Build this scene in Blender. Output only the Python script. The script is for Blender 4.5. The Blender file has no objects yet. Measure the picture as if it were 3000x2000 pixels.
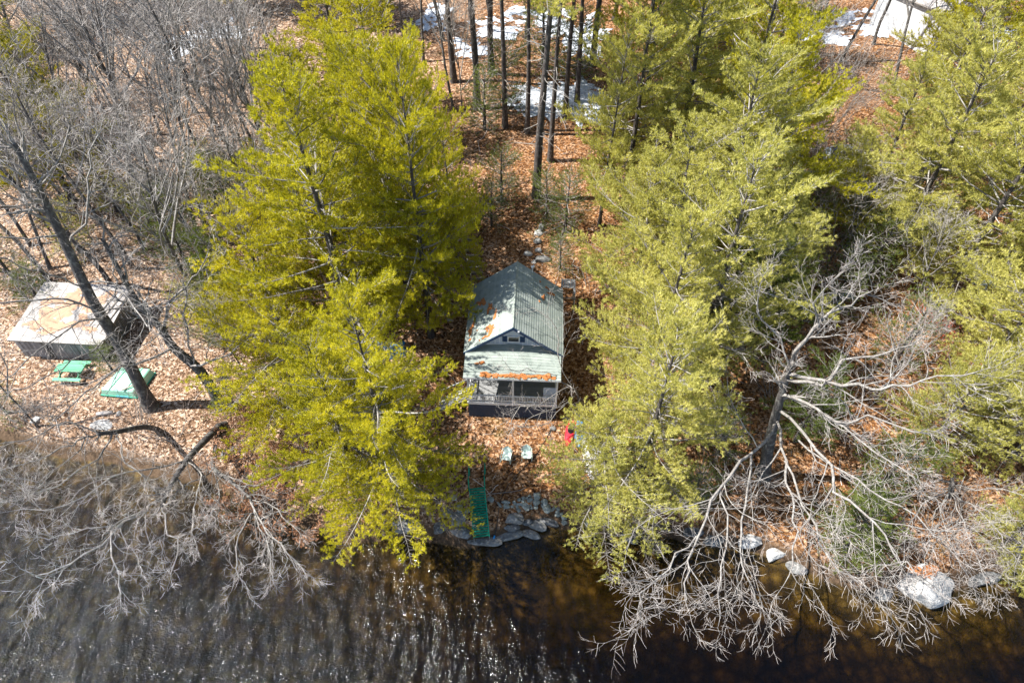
import bpy, bmesh, math, random
import numpy as np
from mathutils import Vector, Matrix
R = math.radians
sc = bpy.context.scene
COL = sc.collection

# ------------------------------------------------------------------ camera, sky, sun, exposure
CAM_H, PITCH, FPX = 37.5, R(47.0), 2000.0
cam = bpy.data.cameras.new('camera'); cam.lens = 24.0; cam.sensor_width = 36.0
cam.clip_start = 0.5; cam.clip_end = 2000.0
cam_ob = bpy.data.objects.new('camera', cam); COL.objects.link(cam_ob)
cam_ob.location = (0, 0, CAM_H); cam_ob.rotation_euler = (R(90) - PITCH, 0, 0)
sc.camera = cam_ob

SUN_EL, SUN_AZ = R(54.0), R(-88.0)          # azimuth measured clockwise from +Y
to_sun = Vector((math.cos(SUN_EL) * math.sin(SUN_AZ), math.cos(SUN_EL) * math.cos(SUN_AZ), math.sin(SUN_EL)))
w = bpy.data.worlds.new('World'); sc.world = w; w.use_nodes = True
nt = w.node_tree; nt.nodes.clear()
sky = nt.nodes.new('ShaderNodeTexSky'); sky.sky_type = 'NISHITA'; sky.sun_disc = False
sky.sun_elevation = SUN_EL; sky.sun_rotation = SUN_AZ; sky.air_density = 1.0; sky.dust_density = 0.6
bg = nt.nodes.new('ShaderNodeBackground'); bg.inputs['Strength'].default_value = 0.085
wo = nt.nodes.new('ShaderNodeOutputWorld')
nt.links.new(sky.outputs[0], bg.inputs[0]); nt.links.new(bg.outputs[0], wo.inputs[0])
sl = bpy.data.lights.new('sun', 'SUN'); sl.energy = 5.0; sl.angle = R(0.5); sl.color = (1.0, 0.95, 0.87)
so = bpy.data.objects.new('sun', sl); COL.objects.link(so)
so.rotation_euler = to_sun.to_track_quat('Z', 'Y').to_euler(); so.location = (-60, 20, 90)
sc.view_settings.view_transform = 'Standard'; sc.view_settings.look = 'None'
sc.view_settings.exposure = 1.42; sc.view_settings.gamma = 1.0
sc.view_settings.use_curve_mapping = False
sc.cycles.max_bounces = 8; sc.cycles.transparent_max_bounces = 16
sc.cycles.sample_clamp_indirect = 6.0

# ------------------------------------------------------------------ photo pixel -> place
SP, CP = math.sin(PITCH), math.cos(PITCH)
def ray(px, py):
    u = (px - 1500.0) / FPX; v = (1000.0 - py) / FPX
    return np.array((u, CP + v * SP, -SP + v * CP))
def at(px, py, z=0.0):
    d = ray(px, py); t = (z - CAM_H) / d[2]
    return np.array((d[0] * t, d[1] * t, z))
def at_y(px, py, y):
    d = ray(px, py); t = y / d[1]
    return np.array((d[0] * t, y, CAM_H + d[2] * t))

# ------------------------------------------------------------------ terrain height
_shore = [(-700, 1240), (0, 1290), (120, 1330), (300, 1370), (600, 1430), (760, 1500), (900, 1560), (1050, 1590),
          (1200, 1600), (1390, 1597), (1480, 1592), (1600, 1560), (1700, 1550), (1850, 1575), (2000, 1595), (2200, 1625),
          (2400, 1690), (2550, 1735), (2650, 1760), (2760, 1745), (2860, 1700), (3000, 1685), (3700, 1660)]
_sp = np.array([at(a, b, 0.0)[:2] for a, b in _shore])
_xs = np.linspace(-160, 160, 1281)
_ys = np.interp(_xs, _sp[:, 0], _sp[:, 1])
_k = np.exp(-np.linspace(-2, 2, 9) ** 2); _k /= _k.sum()
_ys = np.convolve(np.pad(_ys, 4, mode='edge'), _k, 'valid')
def shore_y(x): return np.interp(x, _xs, _ys)
def wav(x, y, s, seed):
    a = seed * 1.7
    return (np.sin(x * s + a + 1.3 * np.sin(y * s * .7 + a)) + np.sin(y * s * 1.13 - a * 2 + 1.1 * np.sin(x * s * .83 + a))) * .5
def ground(x, y):
    x = np.asarray(x, float); y = np.asarray(y, float)
    d = y - shore_y(x) + .35 * wav(x, y, .9, 2)
    under = np.maximum(-.05 + .21 * d + .10 * wav(x, y, 1.1, 5) * np.clip(-d, 0, 1), -3.4 + .3 * wav(x, y, .4, 3))
    t = np.clip(d / 2.3, 0, 1); bank = t * t * (3 - 2 * t) * 1.25
    hill = np.clip(d - 2.3, 0, 9) * .045 + np.clip(d - 11.3, 0, 60) * .088 + np.clip(d - 71, 0, 400) * .03
    over = bank + hill + .09 * wav(x, y, .8, 1) * t + .25 * wav(x, y, .17, 4) * np.clip(d / 20, 0, 1) + .03 * wav(x, y, 2.6, 8) * t
    return np.where(d < 0, under, over)
def gz(x, y): return float(ground(x, y))
def on_ground(px, py):
    p = at(px, py, 2.0)
    for _ in range(12): p = at(px, py, gz(p[0], p[1]))
    return p

# ------------------------------------------------------------------ node helpers
def new_mat(name):
    m = bpy.data.materials.new(name); m.use_nodes = True
    t = m.node_tree; t.nodes.clear()
    o = t.nodes.new('ShaderNodeOutputMaterial')
    return m, t, o
def nd(t, kind, **kw):
    n = t.nodes.new(kind)
    for k, v in kw.items():
        if k.startswith('i_'):
            key = k[2:]; key = int(key) if key.isdigit() else key.replace('_', ' ')
            n.inputs[key].default_value = v
        else: setattr(n, k, v)
    return n
def ramp(t, fac, stops):
    n = t.nodes.new('ShaderNodeValToRGB'); e = n.color_ramp.elements
    while len(e) < len(stops): e.new(.5)
    for q, (p, c) in zip(e, stops): q.position = p; q.color = (*c, 1)
    t.links.new(fac, n.inputs[0]); return n.outputs[0]
def mix(t, fac, a, b, mode='MIX'):
    n = t.nodes.new('ShaderNodeMix'); n.data_type = 'RGBA'; n.blend_type = mode
    for s, v in ((n.inputs[0], fac), (n.inputs[6], a), (n.inputs[7], b)):
        if isinstance(v, (int, float)): s.default_value = v
        elif isinstance(v, tuple): s.default_value = (*v, 1)
        else: t.links.new(v, s)
    return n.outputs[2]
def math_n(t, op, a, b=0.0, clamp=False):
    n = t.nodes.new('ShaderNodeMath'); n.operation = op; n.use_clamp = clamp
    for s, v in ((n.inputs[0], a), (n.inputs[1], b)):
        if isinstance(v, (int, float)): s.default_value = v
        else: t.links.new(v, s)
    return n.outputs[0]
def noise(t, vec, scale, detail=4, rough=.6, out=0):
    n = nd(t, 'ShaderNodeTexNoise', i_Scale=scale, i_Detail=detail, i_Roughness=rough)
    t.links.new(vec, n.inputs['Vector']); return n.outputs[out]
def voro(t, vec, scale, out='Color', feature='F1'):
    n = nd(t, 'ShaderNodeTexVoronoi', i_Scale=scale, feature=feature)
    t.links.new(vec, n.inputs['Vector']); return n.outputs[out]
def coords(t, kind='Object', scale=None, rot=None):
    c = nd(t, 'ShaderNodeTexCoord').outputs[kind]
    if scale or rot:
        m = nd(t, 'ShaderNodeMapping')
        if scale: m.inputs['Scale'].default_value = scale
        if rot: m.inputs['Rotation'].default_value = rot
        t.links.new(c, m.inputs[0]); return m.outputs[0]
    return c
def world_pos(t): return nd(t, 'ShaderNodeNewGeometry').outputs['Position']
def bump(t, h, strength=.5, dist=.02):
    n = nd(t, 'ShaderNodeBump', i_Strength=strength, i_Distance=dist); t.links.new(h, n.inputs['Height']); return n.outputs[0]
def finish(t, o, col, rough=.8, nrm=None, metal=0.0, spec=.3):
    p = nd(t, 'ShaderNodeBsdfPrincipled')
    if isinstance(col, tuple): p.inputs['Base Color'].default_value = (*col, 1)
    else: t.links.new(col, p.inputs['Base Color'])
    if isinstance(rough, (int, float)): p.inputs['Roughness'].default_value = rough
    else: t.links.new(rough, p.inputs['Roughness'])
    p.inputs['Metallic'].default_value = metal; p.inputs['Specular IOR Level'].default_value = spec
    if nrm is not None: t.links.new(nrm, p.inputs['Normal'])
    t.links.new(p.outputs[0], o.inputs[0]); return p
def paint(name, col, rough=.6, wear=.25, dirt=(.12, .09, .06), scale=6.0, metal=0.0, spec=.4):
    """painted or plain surface with uneven tone, grime flecks and a faint relief"""
    m, t, o = new_mat(name); c = world_pos(t)
    n1 = noise(t, c, scale, 5, .65); n2 = noise(t, c, scale * 5, 3, .6)
    a = mix(t, n1, tuple(x * .78 for x in col), tuple(min(1, x * 1.18) for x in col))
    f = math_n(t, 'MULTIPLY', math_n(t, 'SUBTRACT', n2, .52, True), wear * 6, True)
    finish(t, o, mix(t, f, a, dirt), rough, bump(t, n2, .35, .01), metal, spec); return m

# ------------------------------------------------------------------ mesh helpers
def link(o, parent=None):
    COL.objects.link(o)
    if parent is not None: o.parent = parent
    return o
def tag(o, label=None, cat=None, group=None, kind=None):
    if label: o['label'] = label
    if cat: o['category'] = cat
    if group: o['group'] = group
    if kind: o['kind'] = kind
    return o
def empty(name, loc, label, cat, group=None, rz=0.0):
    o = bpy.data.objects.new(name, None); o.empty_display_size = .3
    COL.objects.link(o); o.location = [float(v) for v in loc]; o.rotation_euler = (0, 0, rz)
    return tag(o, label, cat, group)
def np_mesh(name, V, F, mats, smooth=False, midx=None):
    """V (n,3) float, F (m,k) int of one face size"""
    me = bpy.data.meshes.new(name); V = np.ascontiguousarray(V, np.float32); F = np.ascontiguousarray(F, np.int32)
    k = F.shape[1]; me.vertices.add(len(V)); me.vertices.foreach_set('co', V.ravel())
    me.loops.add(F.size); me.loops.foreach_set('vertex_index', F.ravel())
    me.polygons.add(len(F)); me.polygons.foreach_set('loop_start', np.arange(0, F.size, k, dtype=np.int32))
    if smooth: me.polygons.foreach_set('use_smooth', np.ones(len(F), bool))
    for m in (mats if isinstance(mats, (list, tuple)) else [mats]): me.materials.append(m)
    if midx is not None: me.polygons.foreach_set('material_index', np.ascontiguousarray(midx, np.int32))
    me.update(calc_edges=True); return me
class MB:
    def __init__(s): s.v, s.f = [], []
    def add(s, V, F):
        b = len(s.v); s.v += [tuple(map(float, p)) for p in V]; s.f += [tuple(i + b for i in q) for q in F]; return s
    def box(s, c, d, rz=0.0, M=None, bev=0.0):
        x, y, z = d[0] / 2, d[1] / 2, d[2] / 2
        P = [Vector((i * x, j * y, k * z)) for k in (-1, 1) for j in (-1, 1) for i in (-1, 1)]
        rot = M if M is not None else Matrix.Rotation(rz, 3, 'Z')
        P = [rot @ p + Vector(c) for p in P]
        return s.add(P, [(0, 2, 3, 1), (4, 5, 7, 6), (0, 1, 5, 4), (2, 6, 7, 3), (0, 4, 6, 2), (1, 3, 7, 5)])
    def bar(s, a, b, wdt, h, up=(0, 0, 1)):
        a, b = Vector(a), Vector(b); t = (b - a); L = t.length; t.normalize()
        sd = t.cross(Vector(up));
        if sd.length < 1e-4: sd = t.cross(Vector((0, 1, 0)))
        sd.normalize(); n = sd.cross(t)
        return s.box((a + b) / 2, (wdt, L, h), M=Matrix((sd, t, n)).transposed())
    def tube(s, pts, r, n=8, caps=True):
        pts = [Vector(p) for p in pts]; rs = r if isinstance(r, (list, tuple)) else [r] * len(pts)
        b = []
        prev = None
        for i, p in enumerate(pts):
            t = (pts[min(i + 1, len(pts) - 1)] - pts[max(i - 1, 0)]).normalized()
            if prev is None:
                u = t.orthogonal().normalized()
            else:
                u = (prev - t * prev.dot(t)).normalized()
            prev = u; v = t.cross(u)
            b += [p + (u * math.cos(q * 2 * math.pi / n) + v * math.sin(q * 2 * math.pi / n)) * rs[i] for q in range(n)]
        F = [(i * n + j, i * n + (j + 1) % n, (i + 1) * n + (j + 1) % n, (i + 1) * n + j) for i in range(len(pts) - 1) for j in range(n)]
        if caps: F += [tuple(range(n - 1, -1, -1)), tuple(range((len(pts) - 1) * n, len(pts) * n))]
        return s.add(b, F)
    def prism(s, poly, a, b):
        """polygon (list of 3d points) swept by vector from a to b offsets"""
        n = len(poly); a, b = Vector(a), Vector(b)
        P = [Vector(p) + a for p in poly] + [Vector(p) + b for p in poly]
        return s.add(P, [tuple(range(n - 1, -1, -1)), tuple(range(n, 2 * n))] + [(i, (i + 1) % n, n + (i + 1) % n, n + i) for i in range(n)])
    def mesh(s, name, mat, smooth=False, bevel=0.0):
        me = bpy.data.meshes.new(name); me.from_pydata(s.v, [], s.f)
        bm = bmesh.new(); bm.from_mesh(me); bmesh.ops.recalc_face_normals(bm, faces=bm.faces)
        if bevel > 0:
            bmesh.ops.bevel(bm, geom=[e for e in bm.edges if e.is_manifold and e.calc_face_angle(0) > .5], offset=bevel, segments=1, affect='EDGES', clamp_overlap=True)
        bm.to_mesh(me); bm.free()
        for m in (mat if isinstance(mat, (list, tuple)) else [mat]): me.materials.append(m)
        if smooth: me.polygons.foreach_set('use_smooth', np.ones(len(me.polygons), bool))
        me.update(); return me
    def build(s, name, mat, parent=None, smooth=False, bevel=0.0, loc=None):
        o = bpy.data.objects.new(name, s.mesh(name, mat, smooth, bevel)); link(o, parent)
        if loc is not None: o.location = loc
        return o
def put(name, me, parent=None, loc=(0, 0, 0), rot=(0, 0, 0), scl=None):
    o = bpy.data.objects.new(name, me); link(o, parent); o.location = [float(v) for v in loc]; o.rotation_euler = rot
    if scl is not None: o.scale = scl if hasattr(scl, '__len__') else (scl,) * 3
    return o
def nrmz(a): return a / np.maximum(np.linalg.norm(a, axis=-1, keepdims=True), 1e-9)
def tubes(branches, sides):
    """branches: list of (pts (n,3), radii (n)); batched by n -> V, F(quads)"""
    by = {}
    for p, r in branches: by.setdefault(len(p), []).append((p, r))
    VV, FF, off = [], [], 0
    for n, L in by.items():
        P = np.array([a for a, _ in L]); Rr = np.array([b for _, b in L]); B = len(L)
        T = np.empty_like(P); T[:, 1:-1] = P[:, 2:] - P[:, :-2]; T[:, 0] = P[:, 1] - P[:, 0]; T[:, -1] = P[:, -1] - P[:, -2]
        T = nrmz(T); ref = np.where(np.abs(T[:, :1, 2:3]) > .8, np.array((1., .2, 0)), np.array((.15, .1, 1.)))
        U = nrmz(np.cross(T, np.broadcast_to(ref, T.shape))); W = np.cross(T, U)
        a = np.arange(sides) * 2 * math.pi / sides
        V = P[:, :, None] + Rr[:, :, None, None] * (U[:, :, None] * np.cos(a)[:, None] + W[:, :, None] * np.sin(a)[:, None])
        VV.append(V.reshape(-1, 3))
        i = np.arange(B)[:, None, None] * n * sides + np.arange(n - 1)[None, :, None] * sides; j = np.arange(sides); j2 = (j + 1) % sides
        F = np.stack([i + j, i + j2, i + sides + j2, i + sides + j], -1).reshape(-1, 4)
        FF.append(F + off); off += len(V.reshape(-1, 3))
    return np.concatenate(VV), np.concatenate(FF)
# ------------------------------------------------------------------ materials
def mat_ground():
    m, t, o = new_mat('leaf_litter_ground'); c = world_pos(t)
    sep = nd(t, 'ShaderNodeSeparateXYZ'); t.links.new(c, sep.inputs[0])
    wob = nd(t, 'ShaderNodeVectorMath', operation='MULTIPLY_ADD'); t.links.new(noise(t, c, 3.0, 3, .6, 1), wob.inputs[0])
    wob.inputs[1].default_value = (.3, .3, .3); t.links.new(c, wob.inputs[2]); cw = wob.outputs[0]
    v1 = nd(t, 'ShaderNodeTexVoronoi', i_Scale=8.0); t.links.new(cw, v1.inputs['Vector'])
    s1 = nd(t, 'ShaderNodeSeparateColor'); t.links.new(v1.outputs['Color'], s1.inputs[0])
    n2 = noise(t, c, 16.0, 4, .75)
    leaf = math_n(t, 'ADD', math_n(t, 'MULTIPLY', s1.outputs[0], .62), math_n(t, 'MULTIPLY', n2, .42))
    pale = ramp(t, leaf, [(.22, (.035, .02, .013)), (.38, (.14, .08, .046)), (.58, (.28, .18, .115)), (.80, (.54, .41, .315))])
    rust = ramp(t, leaf, [(.22, (.028, .012, .006)), (.40, (.13, .054, .019)), (.62, (.245, .115, .042)), (.82, (.45, .29, .18))])
    big = noise(t, c, .22, 4, .6)
    # rust-brown pine needles round the cottage, paler oak leaves to the west
    zone = math_n(t, 'ADD', math_n(t, 'MULTIPLY', sep.outputs[0], .045), math_n(t, 'ADD', math_n(t, 'MULTIPLY', math_n(t, 'SUBTRACT', big, .5), 1.6), .85), True)
    litter = mix(t, zone, pale, rust)
    soil = ramp(t, noise(t, c, 5.0, 6, .75), [(.3, (.05, .028, .016)), (.7, (.17, .085, .04))])
    moss = ramp(t, noise(t, c, 9.0, 5, .8), [(.3, (.03, .035, .010)), (.75, (.13, .12, .03))])
    pm = math_n(t, 'MULTIPLY', math_n(t, 'SUBTRACT', noise(t, c, .55, 5, .7), .56, True), 6.0, True)
    pg = math_n(t, 'MULTIPLY', math_n(t, 'SUBTRACT', noise(t, cw, .38, 4, .65), .60, True), 5.0, True)
    land = mix(t, math_n(t, 'MULTIPLY', pm, .65), litter, soil)
    land = mix(t, math_n(t, 'MULTIPLY', pg, .6), land, moss)
    # lake bed: amber stones and silt
    st = ramp(t, voro(t, cw, 1.6, 'Distance'), [(.05, (.24, .17, .05)), (.5, (.09, .06, .018)), (.85, (.02, .015, .007))])
    bed = mix(t, ramp(t, noise(t, c, .9, 6, .75), [(.38, (0, 0, 0)), (.62, (1, 1, 1))]), (.022, .017, .008), st)
    wet = ramp(t, noise(t, c, 2.5, 6, .7), [(.3, (.035, .022, .014)), (.7, (.12, .08, .05))])
    z = sep.outputs[2]
    fz = math_n(t, 'ADD', z, math_n(t, 'MULTIPLY', math_n(t, 'SUBTRACT', n2, .5), .25))
    bank = mix(t, math_n(t, 'MULTIPLY', math_n(t, 'SUBTRACT', .75, fz, True), 2.2, True), land, wet)
    col = mix(t, math_n(t, 'MULTIPLY', math_n(t, 'SUBTRACT', .05, z, True), 12, True), bank, bed)
    h = math_n(t, 'ADD', leaf, math_n(t, 'MULTIPLY', v1.outputs['Distance'], .8))
    finish(t, o, col, .9, bump(t, h, .9, .06), spec=.15); return m
def mat_bark(name, dark, light, lichen, amt=.5, scale=1.0):
    m, t, o = new_mat(name); c = coords(t, 'Object', (6 * scale, 6 * scale, 1.4 * scale)); c2 = coords(t, 'Object')
    n = noise(t, c, 2.0, 6, .7)
    col = ramp(t, n, [(.3, dark), (.7, light)])
    f = math_n(t, 'MULTIPLY', math_n(t, 'SUBTRACT', noise(t, c2, 3.2 * scale, 6, .75), .5, True), 7 * amt, True)
    finish(t, o, mix(t, f, col, lichen), .9, bump(t, n, .9, .04), spec=.15); return m
def mat_twig(name, a, b):
    m, t, o = new_mat(name); g = nd(t, 'ShaderNodeNewGeometry')
    c = coords(t, 'Object'); n = noise(t, c, 1.4, 5, .7)
    f = math_n(t, 'ADD', math_n(t, 'MULTIPLY', g.outputs['Random Per Island'], .45), math_n(t, 'MULTIPLY', n, .6))
    finish(t, o, ramp(t, f, [(.25, a), (.7, b)]), .85, spec=.2); return m
def mat_leaf(name, c0, c1, c2, transl=.42, tint=(1.2, 1.15, .5)):
    """needle or leaf blades: hue varies blade by blade, clump by clump and tree by tree"""
    m, t, o = new_mat(name); g = nd(t, 'ShaderNodeNewGeometry'); ob = nd(t, 'ShaderNodeObjectInfo')
    n = noise(t, coords(t, 'Object'), .55, 4, .65)
    f = math_n(t, 'ADD', math_n(t, 'MULTIPLY', g.outputs['Random Per Island'], .5), math_n(t, 'MULTIPLY', math_n(t, 'SUBTRACT', n, .5), 1.1))
    f = math_n(t, 'ADD', f, math_n(t, 'MULTIPLY', math_n(t, 'SUBTRACT', ob.outputs['Random'], .5), .22))
    f = math_n(t, 'ADD', f, .30)
    col = ramp(t, f, [(.05, c0), (.5, c1), (.95, c2)])
    d = nd(t, 'ShaderNodeBsdfPrincipled', i_Roughness=.55); d.inputs['Specular IOR Level'].default_value = .35
    t.links.new(col, d.inputs['Base Color'])
    tr = nd(t, 'ShaderNodeBsdfTranslucent'); t.links.new(mix(t, 1.0, col, tint, 'MULTIPLY'), tr.inputs[0])
    ms = nd(t, 'ShaderNodeMixShader', i_0=transl); t.links.new(d.outputs[0], ms.inputs[1]); t.links.new(tr.outputs[0], ms.inputs[2])
    t.links.new(ms.outputs[0], o.inputs[0]); return m
def mat_rock(name, a, b, lich, amt=.5):
    m, t, o = new_mat(name); c = world_pos(t)
    n = noise(t, c, 2.2, 8, .75); v = voro(t, c, 7.0, 'Distance')
    col = ramp(t, n, [(.3, a), (.7, b)])
    f = math_n(t, 'MULTIPLY', math_n(t, 'SUBTRACT', noise(t, c, 4.5, 8, .8), .52, True), 9 * amt, True)
    lit = ramp(t, noise(t, c, 9.0, 4, .7), [(.35, (.16, .07, .03)), (.6, (.32, .15, .06))])
    f2 = math_n(t, 'MULTIPLY', math_n(t, 'SUBTRACT', noise(t, c, 1.3, 6, .7), .60, True), 9, True)
    nz = nd(t, 'ShaderNodeSeparateXYZ'); t.links.new(nd(t, 'ShaderNodeNewGeometry').outputs['Normal'], nz.inputs[0])
    f2 = math_n(t, 'MULTIPLY', f2, math_n(t, 'MULTIPLY', math_n(t, 'SUBTRACT', nz.outputs[2], .75, True), 5, True))
    col = mix(t, f, col, lich)
    finish(t, o, mix(t, f2, col, lit), .85, bump(t, math_n(t, 'ADD', n, math_n(t, 'MULTIPLY', v, .35)), .9, .08), spec=.25); return m
def mat_water():
    m, t, o = new_mat('lake_water')
    c = world_pos(t)
    mp = nd(t, 'ShaderNodeMapping'); mp.inputs['Rotation'].default_value = (0, 0, R(-32)); mp.inputs['Scale'].default_value = (1, .42, 1); t.links.new(c, mp.inputs[0])
    mp2 = nd(t, 'ShaderNodeMapping'); mp2.inputs['Rotation'].default_value = (0, 0, R(12)); mp2.inputs['Scale'].default_value = (.45, 1, 1); t.links.new(c, mp2.inputs[0])
    w1 = noise(t, mp.outputs[0], 1.1, 3, .5); w2 = noise(t, mp2.outputs[0], 4.5, 4, .6); w3 = noise(t, c, 14.0, 3, .6)
    sep = nd(t, 'ShaderNodeSeparateXYZ'); t.links.new(c, sep.inputs[0])
    # open, wind-ruffled water to the west, sheltered water near the shore to the east
    wind = math_n(t, 'ADD', math_n(t, 'MULTIPLY', sep.outputs[0], -.05), math_n(t, 'MULTIPLY', noise(t, mp.outputs[0], .25, 3, .6), 1.0))
    wind = math_n(t, 'ADD', wind, math_n(t, 'MULTIPLY', math_n(t, 'SUBTRACT', 15.0, sep.outputs[1]), .06))
    wind = math_n(t, 'MAXIMUM', math_n(t, 'MINIMUM', math_n(t, 'ADD', wind, -.1), 1.0), .22)
    h = math_n(t, 'ADD', math_n(t, 'ADD', math_n(t, 'MULTIPLY', w1, 1.6), math_n(t, 'MULTIPLY', w2, .42)), math_n(t, 'MULTIPLY', w3, .10))
    h = math_n(t, 'MULTIPLY', h, wind)
    bn = nd(t, 'ShaderNodeBump', i_Strength=1.0, i_Distance=.34); t.links.new(h, bn.inputs['Height'])
    gl = nd(t, 'ShaderNodeBsdfGlossy', i_Roughness=.09); gl.inputs[0].default_value = (1, 1, 1, 1); t.links.new(bn.outputs[0], gl.inputs['Normal'])
    tr = nd(t, 'ShaderNodeBsdfTransparent'); tr.inputs[0].default_value = (.96, .93, .85, 1)
    fr = nd(t, 'ShaderNodeFresnel', i_IOR=1.33); t.links.new(bn.outputs[0], fr.inputs['Normal'])
    ms = nd(t, 'ShaderNodeMixShader'); t.links.new(fr.outputs[0], ms.inputs[0]); t.links.new(tr.outputs[0], ms.inputs[1]); t.links.new(gl.outputs[0], ms.inputs[2])
    t.links.new(ms.outputs[0], o.inputs[0])
    va = nd(t, 'ShaderNodeVolumeAbsorption', i_Density=1.6); va.inputs[0].default_value = (.42, .33, .12, 1)
    t.links.new(va.outputs[0], o.inputs['Volume'])
    return m
def mat_boards(name, a, b, axis=0, freq=6.0):
    m, t, o = new_mat(name); c = world_pos(t)
    s = [30, 30, 30]; s[axis] = 1.5
    mp = nd(t, 'ShaderNodeMapping'); mp.inputs['Scale'].default_value = s; t.links.new(c, mp.inputs[0])
    n = noise(t, mp.outputs[0], 1.0, 5, .65); n2 = noise(t, c, 2.0, 5, .7); g = nd(t, 'ShaderNodeObjectInfo').outputs['Random']
    f = math_n(t, 'ADD', math_n(t, 'MULTIPLY', n, .5), math_n(t, 'ADD', math_n(t, 'MULTIPLY', n2, .4), math_n(t, 'MULTIPLY', g, .25)))
    finish(t, o, ramp(t, f, [(.3, a), (.85, b)]), .8, bump(t, n, .5, .01), spec=.25); return m
def mat_shingle():
    m, t, o = new_mat('asphalt_shingle'); c = world_pos(t); g = nd(t, 'ShaderNodeObjectInfo').outputs['Random']
    v = nd(t, 'ShaderNodeTexVoronoi', i_Scale=3.2); mp = nd(t, 'ShaderNodeMapping'); mp.inputs['Scale'].default_value = (1, 1, 1); t.links.new(c, mp.inputs[0]); t.links.new(mp.outputs[0], v.inputs['Vector'])
    s = nd(t, 'ShaderNodeSeparateColor'); t.links.new(v.outputs['Color'], s.inputs[0])
    f = math_n(t, 'ADD', math_n(t, 'MULTIPLY', s.outputs[0], .25), math_n(t, 'ADD', math_n(t, 'MULTIPLY', noise(t, c, 1.2, 6, .7), .55), math_n(t, 'MULTIPLY', g, .18)))
    col = ramp(t, f, [(.2, (.14, .175, .155)), (.5, (.235, .275, .25)), (.85, (.33, .365, .34))])
    gr = noise(t, c, 60, 2, .6)
    col = mix(t, .25, col, ramp(t, gr, [(.3, (.08, .1, .09)), (.7, (.42, .44, .42))]))
    finish(t, o, col, .9, bump(t, gr, .5, .008), spec=.2); return m
M = {}
M['ground'] = mat_ground(); M['water'] = mat_water()
M['bark'] = mat_bark('oak_bark', (.035, .032, .033), (.13, .12, .115), (.33, .34, .31), .45)
M['limb'] = mat_bark('limb_bark', (.10, .09, .085), (.32, .30, .28), (.52, .52, .49), .5, 1.6)
M['twig'] = mat_twig('bare_twig', (.16, .13, .115), (.55, .51, .48))
M['twig_brown'] = mat_twig('brown_twig', (.12, .085, .07), (.40, .33, .29))
M['pine_bark'] = mat_bark('pine_bark', (.035, .030, .030), (.115, .10, .095), (.26, .26, .24), .35)
M['pine_wood'] = mat_twig('pine_branch_wood', (.06, .055, .05), (.36, .34, .32))
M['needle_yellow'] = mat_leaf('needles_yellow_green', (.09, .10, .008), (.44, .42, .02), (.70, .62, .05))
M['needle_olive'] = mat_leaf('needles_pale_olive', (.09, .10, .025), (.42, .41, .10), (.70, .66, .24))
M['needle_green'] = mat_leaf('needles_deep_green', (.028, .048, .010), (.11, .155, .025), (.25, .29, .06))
M['leaf_loose'] = mat_leaf('loose_dry_leaves', (.06, .03, .016), (.26, .15, .085), (.56, .43, .33), .1, (1.2, .9, .6))
M['leaf_brown'] = mat_leaf('dry_brown_leaves', (.08, .035, .018), (.27, .125, .06), (.50, .30, .18), .25, (1.2, .9, .6))
M['rock'] = mat_rock('grey_rock', (.07, .072, .072), (.24, .24, .235), (.50, .51, .50), .45)
M['rock_dark'] = mat_rock('wet_dark_rock', (.035, .037, .04), (.15, .155, .16), (.38, .40, .42), .6)
M['rock_pale'] = mat_rock('pale_granite', (.24, .24, .24), (.50, .50, .49), (.68, .68, .67), .5)
M['stone'] = mat_rock('wall_stone', (.11, .125, .12), (.27, .30, .285), (.46, .48, .46), .4)
M['snow'] = paint('old_snow', (.48, .52, .58), .7, .15, (.45, .38, .30), 1.5)
M['shingle'] = mat_shingle()
M['siding'] = paint('blue_grey_siding', (.46, .52, .61), .6, .12)
M['blue_trim'] = paint('dark_blue_trim', (.02, .055, .13), .5, .1)
M['white'] = paint('white_paint', (.72, .73, .74), .5, .12)
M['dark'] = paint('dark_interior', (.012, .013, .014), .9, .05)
M['glass'] = paint('window_glass', (.015, .017, .02), .08, 0, spec=.6)
M['lattice'] = paint('blue_lattice', (.045, .075, .13), .6, .1)
M['deck'] = mat_boards('grey_deck_boards', (.13, .135, .14), (.33, .335, .34), 0)
M['old_wood'] = mat_boards('weathered_wood', (.12, .10, .085), (.38, .34, .29), 0)
M['needle_litter'] = paint('rust_needle_litter', (.36, .135, .04), .95, .3, (.10, .04, .015), 9)
M['shed_board'] = mat_boards('silvered_shed_board', (.11, .105, .105), (.40, .385, .38), 2)
M['shed_roof'] = paint('pale_shed_roofing', (.36, .34, .325), .85, .35, (.25, .18, .13), 2.5)
M['leaf_mat'] = paint('leaf_mat', (.42, .27, .18), .95, .5, (.14, .07, .04), 9)
M['green_paint'] = mat_boards('green_step_paint', (.004, .12, .075), (.012, .27, .17), 0)
M['mint'] = paint('mint_hull', (.30, .62, .46), .45, .2, (.25, .28, .22), 5)
M['mint_dark'] = paint('green_gunwale', (.03, .32, .22), .45, .15)
M['cyan'] = paint('cyan_board', (.10, .55, .62), .5, .1)
M['table_green'] = mat_boards('green_table_boards', (.05, .20, .12), (.17, .44, .29), 0)
M['chair'] = paint('pale_mint_enamel', (.62, .74, .68), .4, .12, (.25, .30, .26), 9)
M['canoe'] = paint('pale_aluminium_hull', (.62, .63, .65), .38, .5, (.10, .10, .09), 7, .15)
M['red'] = paint('red_plastic', (.62, .025, .045), .4, .1)
M['blue'] = paint('blue_plastic', (.025, .16, .42), .45, .1)
M['tarp'] = paint('blue_tarpaulin', (.02, .24, .55), .4, .1)
M['hose'] = paint('black_hose', (.012, .012, .013), .5, .05)
M['foam'] = paint('blue_pipe_foam', (.03, .33, .72), .6, .05)
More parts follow.
